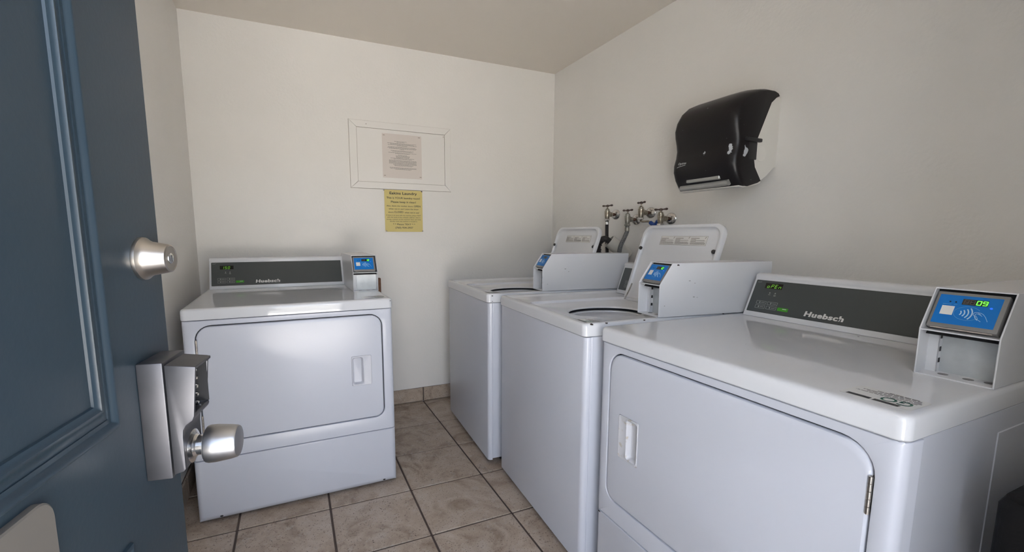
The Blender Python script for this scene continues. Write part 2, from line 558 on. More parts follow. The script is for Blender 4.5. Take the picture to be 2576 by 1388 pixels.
def chip(bm, c, n, r, sq=0.55):
    """an irregular flake-shaped bare spot lying on a surface with normal n"""
    u, v, n = basis(n)
    c = Vector(c)
    vs = []
    for k in range(9):
        a = 2 * math.pi * k / 9
        q = r * random.uniform(0.7, 1.15)
        vs.append(bm.verts.new(c + u * math.cos(a) * q + v * math.sin(a) * q * sq + n * 0.0006))
    top = bm.verts.new(c + n * 0.0008)
    for k in range(9):
        bm.faces.new((vs[k], vs[(k + 1) % 9], top))

# ------------------------------------------------------------------ the room
def struct(name, bm, m, **kw):
    return finish(bm, name, m, kind='structure', **kw)

b = bmesh.new(); box(b, L - 0.1, R + 0.1, B, B + 0.1, -0.05, H + 0.08)
struct('wall_back', b, M['wall'], label='cream painted back wall behind the left dryer')
b = bmesh.new(); box(b, L - 0.1, L, FRONT - 0.15, B, -0.05, H + 0.08)
struct('wall_left', b, M['wall'], label='cream painted left wall seen past the blue door')
b = bmesh.new(); box(b, R, R + 0.1, FRONT - 0.15, B, -0.05, H + 0.08)
struct('wall_right', b, M['wall'], label='cream painted right wall with towel dispenser and water valves')
b = bmesh.new()
box(b, L, DOOR_X0, FRONT - 0.15, FRONT, -0.05, H + 0.08)
box(b, DOOR_X1, R, FRONT - 0.15, FRONT, -0.05, H + 0.08)
box(b, DOOR_X0, DOOR_X1, FRONT - 0.15, FRONT, DOOR_H, H + 0.08)
struct('wall_front', b, M['wall'], label='front wall with the open doorway')
b = bmesh.new(); box(b, L, R, FRONT, B, H, H + 0.08)
struct('ceiling', b, M['ceiling'], label='plain cream ceiling')

TS, TX, TY = 0.35479, 0.79988, B - 0.0574
b = bmesh.new(); box(b, L, R, FRONT - 0.15, B, -0.05, -0.004)
floor = struct('floor', b, M['grout'], label='floor of beige stone-look tiles with dark grout')
GAP = 0.0042
def tile_mesh(w, d):
    t = bmesh.new()
    box(t, -w / 2, w / 2, -d / 2, d / 2, -0.008, 0.0, 0.0022, 1)
    me = bpy.data.meshes.new('tile'); t.to_mesh(me); t.free()
    me.materials.append(M['tile'])
    return me
tm = {}
for i in range(-4, 5):
    for j in range(-1, 11):
        x1 = TX + TS * (i + 1) - GAP; x0 = TX + TS * i + GAP
        y1 = TY - TS * j - GAP; y0 = TY - TS * (j + 1) + GAP
        x0, x1, y0, y1 = max(x0, L), min(x1, R), max(y0, FRONT - 0.15), min(y1, B)
        if x1 - x0 < 0.015 or y1 - y0 < 0.015:
            continue
        key = (round(x1 - x0, 3), round(y1 - y0, 3))
        if key not in tm:
            tm[key] = tile_mesh(x1 - x0, y1 - y0)
        o = link('tile', tm[key], floor, ((x0 + x1) / 2, (y0 + y1) / 2, random.uniform(-0.0006, 0.0004)))

def baseboard(name, along, fixed, a0, a1, start, lab):
    t = bmesh.new()
    if along == 'x':
        box(t, a0, a1, fixed - 0.004, fixed, 0.0, 0.100)
    else:
        s = 1 if fixed < 0.5 else -1
        box(t, min(fixed, fixed + s * 0.004), max(fixed, fixed + s * 0.004), a0, a1, 0.0, 0.100)
    bb = struct(name, t, M['grout'], label=lab)
    k = start
    while k > a0:
        k -= TS
    while k < a1:
        p0, p1 = max(k + 0.003, a0), min(k + TS - 0.003, a1)
        if p1 - p0 > 0.01:
            t = bmesh.new()
            if along == 'x':
                box(t, -(p1 - p0) / 2, (p1 - p0) / 2, -0.006, 0.006, -0.0485, 0.0485, 0.002, 1)
                loc = ((p0 + p1) / 2, fixed - 0.006, 0.0515)
            else:
                box(t, -0.006, 0.006, -(p1 - p0) / 2, (p1 - p0) / 2, -0.0485, 0.0485, 0.002, 1)
                loc = (fixed + (0.006 if fixed < 0.5 else -0.006), (p0 + p1) / 2, 0.0515)
            finish(t, 'tile', M['tile'], bb, smooth=False, loc=loc)
        k += TS
baseboard('baseboard_back', 'x', B, L, R, TX, 'beige tile skirting along the back wall')
baseboard('baseboard_left', 'y', L, FRONT, B - 0.012, TY, 'beige tile skirting along the left wall')
baseboard('baseboard_right', 'y', R, FRONT, B - 0.012, TY, 'beige tile skirting behind the row of machines')

# outside, beyond the doorway behind the camera
b = bmesh.new(); box(b, -14, 14, -7.0, FRONT - 0.15, -0.12, -0.03)
struct('walkway_ground', b, M['concrete'], label='sunlit concrete walkway outside the doorway')
b = bmesh.new(); box(b, -14, 14, -16, -7.0, -0.12, -0.06)
struct('ground', b, M['asphalt'], label='asphalt beyond the walkway')
b = bmesh.new(); box(b, -14, 14, -9.3, -9.0, -0.1, 3.2)
struct('wall_outside', b, M['facade'], label='stucco building facing the doorway')

b = bmesh.new(); box(b, -0.87, -0.67, -0.98, FRONT - 0.15, -0.1, 2.6)  # unseen wall added to keep slanting daylight off the near right side
struct('wall_light_block', b, M['facade'], label='unseen stucco wall added outside the doorway to block slanting daylight')

# ------------------------------------------------------------------ blue door
HX, HY, HA = -0.16309, 0.75, 9.0
aa = rad(HA)
DU = Vector((-math.sin(aa), -math.cos(aa), 0))   # from the free edge towards the hinge
DN = Vector((math.cos(aa), -math.sin(aa), 0))    # out of the face that carries the lock
door = thing('door_1', 'open dark blue panelled door with keypad lock at the left edge of the picture', 'door', (HX, HY, 0), 0, kind='structure')
door.matrix_world = Matrix(((DU.x, DN.x, 0, HX), (DU.y, DN.y, 0, HY), (0, 0, 1, 0), (0, 0, 0, 1))) if False else Matrix.Identity(4)
# local door frame: x from the free edge to the hinge, -y out of the face, z up
dm = Matrix(((DU.x, -DN.x, 0, HX), (DU.y, -DN.y, 0, HY), (0, 0, 1, 0), (0, 0, 0, 1)))
door.matrix_world = dm
DW, DH = 0.88, 2.06
PAN = [(0.150, 0.740, 0.985, 1.90), (0.150, 0.740, 0.17, 0.832)]
b = bmesh.new()
# slab: stiles, rails and sunk fields
box(b, 0, DW, 0.0031, 0.044, 0.012, DH, 0.0015, 1)
box(b, 0, 0.157, 0, 0.02, 0.012, DH)
box(b, 0.733, DW, 0, 0.02, 0.012, DH)
box(b, 0.157, 0.733, 0, 0.02, 0.012, 0.177)
box(b, 0.157, 0.733, 0, 0.02, 0.825, 0.992)
box(b, 0.157, 0.733, 0, 0.02, 1.893, DH)
bmesh.ops.remove_doubles(b, verts=b.verts, dist=0.00005)
finish(b, 'slab', M['door'], door, smooth=False)
for (x0, x1, z0, z1) in PAN:
    t = bmesh.new()
    c = ((x0 + x1) / 2, (z0 + z1) / 2)
    e = 0.008
    lo = [(rrect(x0 - e + q, x1 + e - q, z0 - e + q, z1 + e - q, 0.0005, 2), h) for q, h in
          ((0.0, 0.001), (0.001, -0.0035), (0.004, -0.0050), (0.007, -0.0040), (0.009, -0.0010), (0.012, 0.0010), (0.018, 0.0014), (0.024, -0.0002), (0.0275, -0.0030), (0.0300, -0.0032), (0.0315, -0.0010), (0.0330, 0.0000), (0.0350, 0.0006), (0.0356, 0.0030))]
    nested(t, c, lo, FRONTMAP)
    finish(t, 'panel_moulding', M['door'], door, ang=50)
# round cylinder deadbolt
t = bmesh.new()
lathe(t, [(0, 0.0262), (0.0015, 0.0265), (0.004, 0.0262), (0.007, 0.0235), (0.011, 0.0212), (0.028, 0.0178), (0.0305, 0.0172), (0.0315, 0.0155), (0.0305, 0.0145), (0.0305, 0)], (0.048, 0, 1.157), (0, -1, 0), 40, sx=1.15)
bolt = finish(t, 'deadbolt', M['nickel'], door, label='satin nickel deadbolt cylinder')
t = bmesh.new()
lathe(t, [(0, 0.0068), (0.0008, 0.0066), (0.0012, 0.0055), (0.0012, 0)], (0.048, -0.0303, 1.157), (0, -1, 0), 20, sx=1.15)
finish(t, 'keyway', M['steel_bright'], bolt)
t = bmesh.new()
box(t, 0.047, 0.049, -0.0322, -0.0312, 1.153, 1.161)
finish(t, 'key_slot', M['gasket'], bolt)
# push-button lock
t = bmesh.new()
pl = [(0.093, 0), (0.093, -0.0272), (0.027, -0.0272), (0.021, 0)]
prism(t, [(0.0925, 0.8855), (0.024, 0.8855), (0.024, 1.0335), (0.0925, 1.0335)], 1, -0.0275, 0.0, 0.0015, 2)
lock = finish(t, 'keypad_lock', M['cast_metal'], door, label='grey cast metal push button lock')
prof = [(-0.0295, 1.0305), (-0.0625, 1.0265), (-0.0565, 0.9640), (-0.0545, 0.9585), (-0.0470, 0.9530), (-0.0435, 0.9470), (-0.0425, 0.9380), (-0.0425, 0.8965), (-0.0405, 0.8935), (-0.0295, 0.8905)]
t = bmesh.new()
# front casting: two cheeks, head and foot around the sunken button window
x0, x1 = 0.034, 0.0935
prism(t, prof, 0, x1 - 0.0045, x1, 0.001, 2)
far = [(y * 0.94 if y < -0.05 else y, z) for y, z in prof]
prism(t, far, 0, x0, x0 + 0.004, 0.001, 2)
prism(t, [(-0.0295, 1.0305), (-0.0622, 1.0265), (-0.0617, 1.0225), (-0.0295, 1.0255)], 0, x0 + 0.003, x1 - 0.003, 0.0007, 1)
prism(t, [(-0.0295, 0.9560), (-0.0553, 0.9660), (-0.0560, 0.9625), (-0.0545, 0.9585), (-0.0470, 0.9530), (-0.0435, 0.9470), (-0.0425, 0.9380), (-0.0425, 0.8965), (-0.0405, 0.8935), (-0.0295, 0.8905)], 0, x0 + 0.003, x1 - 0.003, 0.0007, 1)
finish(t, 'front_cover', M['cast_metal'], lock)
t = bmesh.new()
box(t, x0 + 0.003, x1 - 0.004, -0.0385, -0.0300, 0.957, 1.026)
box(t, x0 + 0.0040, x0 + 0.0055, -0.0565, -0.0300, 0.966, 1.0235)
box(t, x0 + 0.004, x1 - 0.0045, -0.0600, -0.0300, 1.0215, 1.0225)
finish(t, 'button_well', M['pocket'], lock)
for k in range(5):
    t = bmesh.new()
    z = 1.0095 - k * 0.0113
    lathe(t, [(0, 0.0031), (0.0075, 0.0031), (0.0088, 0.0023), (0.0092, 0)], (0.0415, -0.038, z), (0, -1, 0), 14, sx=1.15)
    finish(t, 'button', M['steel_bright'], lock)
t = bmesh.new()
lathe(t, [(0, 0.0215), (0.0015, 0.0190), (0.003, 0.0150), (0.006, 0.0128), (0.0125, 0.0125), (0.0128, 0.0142), (0.0145, 0.0142), (0.0148, 0.0120), (0.016, 0.0120)], (0.062, -0.0422, 0.9135), (0, -1, 0), 36, sx=1.1)
finish(t, 'knob_neck', M['steel_bright'], lock)
t = bmesh.new()
lathe(t, [(0, 0.010), (0.0004, 0.0215), (0.0015, 0.0232), (0.004, 0.0240), (0.012, 0.0240), (0.030, 0.0218), (0.0360, 0.0205), (0.0375, 0.0196), (0.0380, 0.0185), (0.0380, 0)], (0.062, -0.0575, 0.9135), (0, -1, 0), 40, sx=1.1)
finish(t, 'knob', M['knob_metal'], lock, label='brushed cylindrical metal knob')
# cream plate screwed on below the upper panel
t = bmesh.new()
nested(t, (0.40, 0.85), [(rrect(0.262, 0.60, 0.72, 0.967, 0.018), 0.0), (rrect(0.262, 0.60, 0.72, 0.967, 0.018), -0.0060), (rrect(0.2635, 0.5985, 0.7215, 0.9655, 0.017), -0.0072)], FRONTMAP, cap1=True)
finish(t, 'sign_plate', M['cream_plate'], door, label='cream plate with rounded corners')
for z in (0.25, 1.05, 1.85):
    t = bmesh.new()
    cyl(t, (DW + 0.002, 0.0, z - 0.05), (DW + 0.002, 0.0, z + 0.05), 0.007)
    finish(t, 'hinge', M['nickel'], door)

# door frame in the front wall
t = bmesh.new()
box(t, DOOR_X0 - 0.06, DOOR_X0, FRONT, FRONT + 0.015, 0, DOOR_H + 0.06, 0.003)
box(t, DOOR_X1, DOOR_X1 + 0.06, FRONT, FRONT + 0.015, 0, DOOR_H + 0.06, 0.003)
box(t, DOOR_X0, DOOR_X1, FRONT, FRONT + 0.015, DOOR_H, DOOR_H + 0.06, 0.003)
struct('trim_1', t, M['panel_paint'], label='painted casing around the open doorway')

# ------------------------------------------------------------------ access panel and papers on the back wall
acc = thing('access_panel', 'white painted access panel with mitred frame high on the back wall', 'panel', (0, B, 0))
ox0, ox1, oz0, oz1 = 0.358, 1.027, 1.4845, 1.9065
ix0, ix1, iz0, iz1 = 0.405, 0.984, 1.5275, 1.8635
for poly in ([(ox0, oz1), (ox1, oz1), (ix1, iz1), (ix0, iz1)], [(ox0, oz0), (ox1, oz0), (ix1, iz0), (ix0, iz0)],
             [(ox0, oz0), (ox0, oz1), (ix0, iz1), (ix0, iz0)], [(ox1, oz0), (ox1, oz1), (ix1, iz1), (ix1, iz0)]):
    cx = sum(p[0] for p in poly) / 4; cz = sum(p[1] for p in poly) / 4
    t = bmesh.new()
    g = 0.0007
    pl = [(x + (g if x < cx else -g), z + (g if z < cz else -g)) for x, z in poly]
    prism(t, pl, 1, -0.0095, 0.001, 0.0012, 1)
    finish(t, 'frame_board', M['panel_paint'], acc)
t = bmesh.new(); box(t, ix0 + 0.0014, ix1 - 0.0014, -0.0035, 0.002, iz0 + 0.0014, iz1 - 0.0014)
finish(t, 'cover_board', M['panel_paint'], acc)
t = bmesh.new(); box(t, ox0 - 0.0013, ox1 + 0.0013, -0.0012, 0.001, oz0 - 0.0013, oz1 + 0.0013)
finish(t, 'gap_shadow_strip', M['drywall_line'], acc)
for (x, z) in ((0.465, 1.885), (0.975, 1.850)):
    t = bmesh.new(); cyl(t, (x, -0.0105, z), (x, -0.008, z), 0.003)
    finish(t, 'screw', M['drywall_line'], acc)

PM = lambda yo: plane_mtx((0, yo, 0), (1, 0, 0), (0, 0, 1))
def sheet(bm, x0, x1, z0, z1, yo, curl):
    plate(bm, PM(yo - 0.0006), x0, x1, z0, z1, 0.0004)
nx0, nx1, nz0, nz1 = 0.5625, 0.8225, 1.559, 1.840
note = thing('paper_notice', 'white paper notice with rows of small print taped on the access panel', 'notice', (0, B, 0))
t = bmesh.new(); sheet(t, nx0, nx1, nz0, nz1, -0.0040, 0.0015)
finish(t, 'sheet', M['white_paper'], note)
t = bmesh.new()
rows = [(0.205, .30, .62), (0.225, .36, .56), (0.25, .13, .86), (0.268, .2, .8), (0.286, .14, .87), (0.304, .37, .63), (0.33, .15, .84), (0.348, .13, .87), (0.366, .17, .85), (0.384, .44, .55),
        (0.412, .21, .80), (0.430, .25, .76), (0.458, .15, .86), (0.476, .32, .69), (0.508, .39, .62), (0.526, .33, .69), (0.544, .34, .69), (0.562, .34, .67), (0.580, .20, .80), (0.598, .28, .74)]
rows += [(0.626 + k * 0.0175, .16 + (.02 * k if k > 4 else 0), .86 - (.03 * k - .1 if k > 5 else 0)) for k in range(8)] + [(0.79, .17, .86), (0.808, .19, .85), (0.826, .30, .72)]
for (f, a, c2) in rows:
    z = nz1 - (nz1 - nz0) * (f - 0.045) * 1.02
    x = nx0 + (nx1 - nx0) * a
    xe = nx0 + (nx1 - nx0) * c2
    while x < xe:
        w = random.uniform(0.004, 0.015)
        plate(t, PM(-0.0053), x, min(x + w, xe), z - 0.0013, z + 0.0013, 0.0002)
        x += w + 0.0018
finish(t, 'small_print', M['lid_print'], note, smooth=False, kind='stuff')
for (x, z) in ((nx0 + .012, nz1 - .012), (nx1 - .016, nz1 - .010), (nx0 + .012, nz0 + .014), (nx1 - .010, nz0 + .014)):
    t = bmesh.new(); box(t, x - 0.006, x + 0.006, -0.0072, -0.0050, z - 0.002, z + 0.002, 0, 1)
    finish(t, 'staple', M['drywall_line'], note)

yx0, yx1, yz0, yz1 = 0.5655, 0.8195, 1.207, 1.481
sign = thing('laundry_sign', 'yellow printed laundry rules sign pinned below the access panel', 'sign', (0, B, 0))
t = bmesh.new(); sheet(t, yx0, yx1, yz0, yz1, -0.010, 0.001)
finish(t, 'sheet', M['yellow_paper'], sign)
t = bmesh.new()
yw, yh = yx1 - yx0, yz1 - yz0
def yl(s, a, c2, f0, f1, bold=0.012):
    text(t, PM(-0.0117), s, yx0 + yw * a, yx0 + yw * c2, yz1 - yh * f1, yz1 - yh * f0, bold=bold)
yl('Eakins Laundry', .135, .855, .045, .125, .018)
yl('This is YOUR laundry room!', .055, .935, .165, .225)
yl('Please keep it clean!', .165, .825, .260, .320)
yl('Also, leave the washer doors', .050, .745, .365, .400)
yl('OPEN', .770, .945, .355, .398, .012)
yl('when not in use! Leave the dryer', .105, .895, .435, .475)
yl('doors', .090, .225, .515, .547)
yl('CLOSED', .245, .485, .503, .547, .012)
yl('when not in use!', .515, .905, .515, .549)
yl('If there is an issue with any machine, please TEXT', .04, .95, .590, .625, .006)
yl('with the name of the complex, address, what is', .055, .935, .638, .673, .006)
yl("wrong, a picture of the machine's fault, and what", .04, .95, .687, .722, .006)
yl('laundry room the machine is located in.', .13, .855, .735, .770, .006)
yl('* * Please TEXT * *', .205, .790, .800, .838)
yl('(760) 934-2937', .265, .735, .880, .935)
finish(t, 'lettering', M['dark_print'], sign, smooth=False)
for (x, z) in ((yx0 - .003, yz1 - .003), (yx1 - .004, yz1 - .004), (yx0 + .006, yz0 + .004), (yx1 - .002, yz0 + .005)):
    t = bmesh.new(); lathe(t, [(0, 0.0045), (0.002, 0.0048), (0.0045, 0.0035), (0.005, 0)], (x, -0.0108, z), (0, -1, 0), 14)
    finish(t, 'thumbtack', M['chrome'], sign)

# ------------------------------------------------------------------ payment box (shared by all four machines)
def payment_box(parent, loc, rz, w, h1, hz, ln, dy, digits, led, marks=()):
    """x across, y back from its front edge, z up from the machine top"""
    s = 0.0026
    side = [(0, 0), (0, h1), (dy, hz), (ln, hz), (ln, 0)]
    t = bmesh.new()
    prism(t, side, 0, 0, s, 0.0009, 1)
    prism(t, side, 0, w - s, w, 0.0009, 1)
    box(t, s, w - s, 0.0, ln, 0, s)                                   # floor
    box(t, s, w - s, dy, ln, hz - s, hz - 0.0002)                     # top
    box(t, s, w - s, ln - s, ln, 0, hz)                               # rear
    box(t, s, w - s, 0.0012, 0.055, h1 - s - 0.001, h1 - 0.001)       # shelf above the cavity
    bx = finish(t, 'payment_box', M['enamel_box'], parent, smooth=False)
    bx.location = loc
    bx.rotation_euler = (0, 0, rad(rz))
    for (my, mz, mr, mk) in marks:
        t = bmesh.new()
        chip(t, (w, my, mz), (1, 0, 0), mr, 0.45)
        finish(t, 'scuff_mark', M[mk], bx)
    # cavity
    t = bmesh.new(); box(t, s + 0.017, w - s, 0.052, 0.054, s, h1 - 0.014)
    finish(t, 'back_plate', M['steel_plate'], bx)
    t = bmesh.new(); box(t, s, w - s, 0.060, 0.0625, s, hz - 2 * s)
    finish(t, 'dark_liner', M['pocket'], bx)
    t = bmesh.new()
    box(t, s, s + 0.0185, 0.040, 0.0415, s, h1 - 0.003); box(t, s + 0.017, s + 0.0185, 0.040, 0.052, s, h1 - 0.003)
    finish(t, 'corner_bracket', M['enamel_box'], bx)
    for q, yy in ((0.30, 0.030), (0.62, 0.030), (0.86, 0.036)):
        t = bmesh.new()
        lathe(t, [(0, 0.0085), (0.0004, 0.0085), (0.0005, 0)], (w * q, yy, s), (0, 0, 1), 18)
        finish(t, 'floor_hole', M['mid_print'], bx)
    for q in (0.25, 0.5, 0.78):
        t = bmesh.new()
        box(t, s + 0.0186, s + 0.0192, 0.043, 0.050, h1 * q - 0.002, h1 * q + 0.008)
        finish(t, 'slot', M['gasket'], bx)
    # card reader in the sloping mouth
    LL = math.hypot(dy, hz - h1)
    pm = plane_mtx((0, 0, h1), (1, 0, 0), (0, dy, hz - h1))
    def pc(x, y, z):
        return pm @ Vector((x, y, z))
    fx0, fx1, fy0, fy1 = s + 0.004, w - s - 0.007, 0.010, LL - 0.006
    t = bmesh.new(); box(t, fx0, fx1, fy0, fy1, -0.050, -0.004, 0.002, 2, mtx=pm)
    # keep the reader inside the box: trim what would fall through the shelf
    rd = finish(t, 'card_reader', M['reader_grey'], bx, label='grey card reader with a blue face')
    t = bmesh.new(); box(t, s, w - s, 0.001, LL - 0.001, -0.030, -0.028, mtx=pm)
    finish(t, 'mouth_liner', M['pocket'], bx)
    t = bmesh.new(); stroke(t, pm, [(fx0 + 0.008, 0.0085), (fx1 - 0.006, 0.0085)], 0.0012, -0.006, 0.0012)
    finish(t, 'retaining_wire', M['chrome'], bx)
    bx0, bx1 = fx0 + 0.0055, fx0 + 0.0055 + (w * 0.765)
    by0, by1 = 0.0185, min(0.0185 + 0.065, fy1 - 0.003)
    bw, bh = bx1 - bx0, by1 - by0
    X = lambda a: bx0 + a * bw
    Y = lambda c: by1 - c * bh
    z0 = -0.0040
    t = bmesh.new(); plate(t, pm, bx0, bx1, by0, by1, 0.0005, z0, 0.001)
    finish(t, 'blue_face', M['blue_label'], bx, smooth=False)
    z1 = z0 + 0.0006
    t = bmesh.new(); plate(t, pm, X(.095), X(.305), Y(.69), Y(.385), 0.0003, z1)
    finish(t, 'white_square_label', M['white_print'], bx, smooth=False)
    t = bmesh.new(); plate(t, pm, X(.395), X(.80), Y(.30), Y(.105), 0.0003, z1)
    finish(t, 'display_window', M['display'], bx, smooth=False)
    dw, dh = bw * 0.062, bh * 0.130
    for k, ch in enumerate('88'):
        t = bmesh.new()
        segdigit(t, pm, ch, X(.425 + .1 * k), Y(.27), dw, dh, 0.0011, 0.06, z1 + 0.0004)
        finish(t, 'unlit_digit', M['led_off'], bx, smooth=False)
    for k, ch in enumerate(digits):
        t = bmesh.new()
        segdigit(t, pm, ch, X(.625 + .095 * k), Y(.27), dw, dh, 0.0016, 0.06, z1 + 0.0004)
        finish(t, 'digit', M[led], bx, smooth=False)
    for q in (.20, .295):
        t = bmesh.new()
        polyplate(t, pm, ellipse(X(q), Y(.235), 0.0014, 0.0014, 12), 0.0003, z1)
        finish(t, 'indicator', M['display'], bx, smooth=False)
    t = bmesh.new(); polyplate(t, pm, ellipse(X(.865), Y(.34), 0.0022, 0.0018, 12), 0.0004, z1)
    finish(t, 'status_light', M['led_blue'], bx, smooth=False)
    # contactless waves, oval line and hand with card
    for k, (ac, rr) in enumerate(((.435, .10), (.475, .155), (.515, .215), (.555, .275))):
        t = bmesh.new()
        pts = []
        for q in range(9):
            a = rad(-42 + 84 * q / 8)
            pts.append((X(ac - .06 - .02 * k) + bh * rr * 1.25 * math.cos(a) * 0.75, Y(.585) + bh * rr * math.sin(a)))
        stroke(t, pm, pts, 0.0020, z1)
        finish(t, 'wave_arc', M['light_blue_print'], bx, smooth=False)
    t = bmesh.new()
    pts = [(X(.535) + bw * .215 * math.cos(rad(a)), Y(.585) + bh * .23 * math.sin(rad(a))) for a in range(35, 341, 9)]
    stroke(t, pm, pts, 0.0005, z1)
    finish(t, 'oval_line', M['line_blue_print'], bx, smooth=False)
    t = bmesh.new()
    H_ = lambda l: [(X(a), Y(c2)) for a, c2 in l]
    for l in ([(.64, .62), (.63, .57), (.645, .52), (.68, .51), (.74, .52), (.785, .56), (.83, .64), (.88, .78)], [(.64, .62), (.66, .625), (.665, .57), (.69, .555), (.74, .585), (.775, .62)],
              [(.665, .62), (.69, .72), (.74, .76), (.78, .80)], [(.66, .64), (.685, .72), (.72, .77), (.715, .70), (.68, .62)], [(.70, .53), (.745, .57)]):
        stroke(t, pm, H_(l), 0.0007, z1)
    finish(t, 'hand_symbol', M['light_blue_print'], bx, smooth=False)
    t = bmesh.new()
    stroke(t, pm, H_([(.09, .325), (.235, .325)]), 0.0007, z1); stroke(t, pm, H_([(.275, .325), (.33, .325)]), 0.0007, z1)
    finish(t, 'tiny_caption', M['line_blue_print'], bx, smooth=False, kind='stuff')
    return bx

def top_sticker(parent, x0, x1, y0, y1, z):
    """app sticker; its print reads from the back of the machine"""
    pm = plane_mtx((x1, y1, z), (-1, 0, 0), (0, -1, 0))
    w, d = x1 - x0, y1 - y0
    t = bmesh.new(); plate(t, pm, 0, w, 0, d, 0.0003, 0.0002, 0.008)
    st = finish(t, 'top_sticker', M['sticker'], parent, smooth=False, label='glossy sticker with green letters and black bars')
    for a, c2 in ((.17, .52), (.56, .90)):
        t = bmesh.new()
        plate(t, pm, w * a, w * c2, d * .81, d * .95, 0.0002, 0.0006)
        finish(t, 'black_bar', M['dark_print'], st, smooth=False)
    t = bmesh.new()
    text(t, pm, 'GO', w * .08, w * .50, d * .45, d * .78, bold=0.014, z=0.0006)
    finish(t, 'green_lettering', M['green_print'], st, smooth=False)
    t = bmesh.new()
    for f, a, c2 in ((.42, .08, .93), (.33, .05, .80), (.24, .08, .88), (.15, .10, .70), (.08, .15, .55)):
        x = w * a
        while x < w * c2:
            q = random.uniform(0.004, 0.012)
            plate(t, pm, x, min(x + q, w * c2), d * f - 0.0014, d * f + 0.0014, 0.0002, 0.0006)
            x += q + 0.002
    finish(t, 'small_print', M['mid_print'], st, smooth=False, kind='stuff')
    return st

def feet(parent, W, D, h):
    for x in (0.06, W - 0.06):
        for y in (0.10, D - 0.06):
            t = bmesh.new()
            cyl(t, (x, y, 0.0), (x, y, h), 0.018)
            finish(t, 'foot', M['black'], parent)

# ------------------------------------------------------------------ dryers
def rl(x0, x1, z0, z1, ix, it, ib, r=0.002):
    return rrect(x0 + ix, x1 - ix, z0 + ib, z1 - it, r, 2)

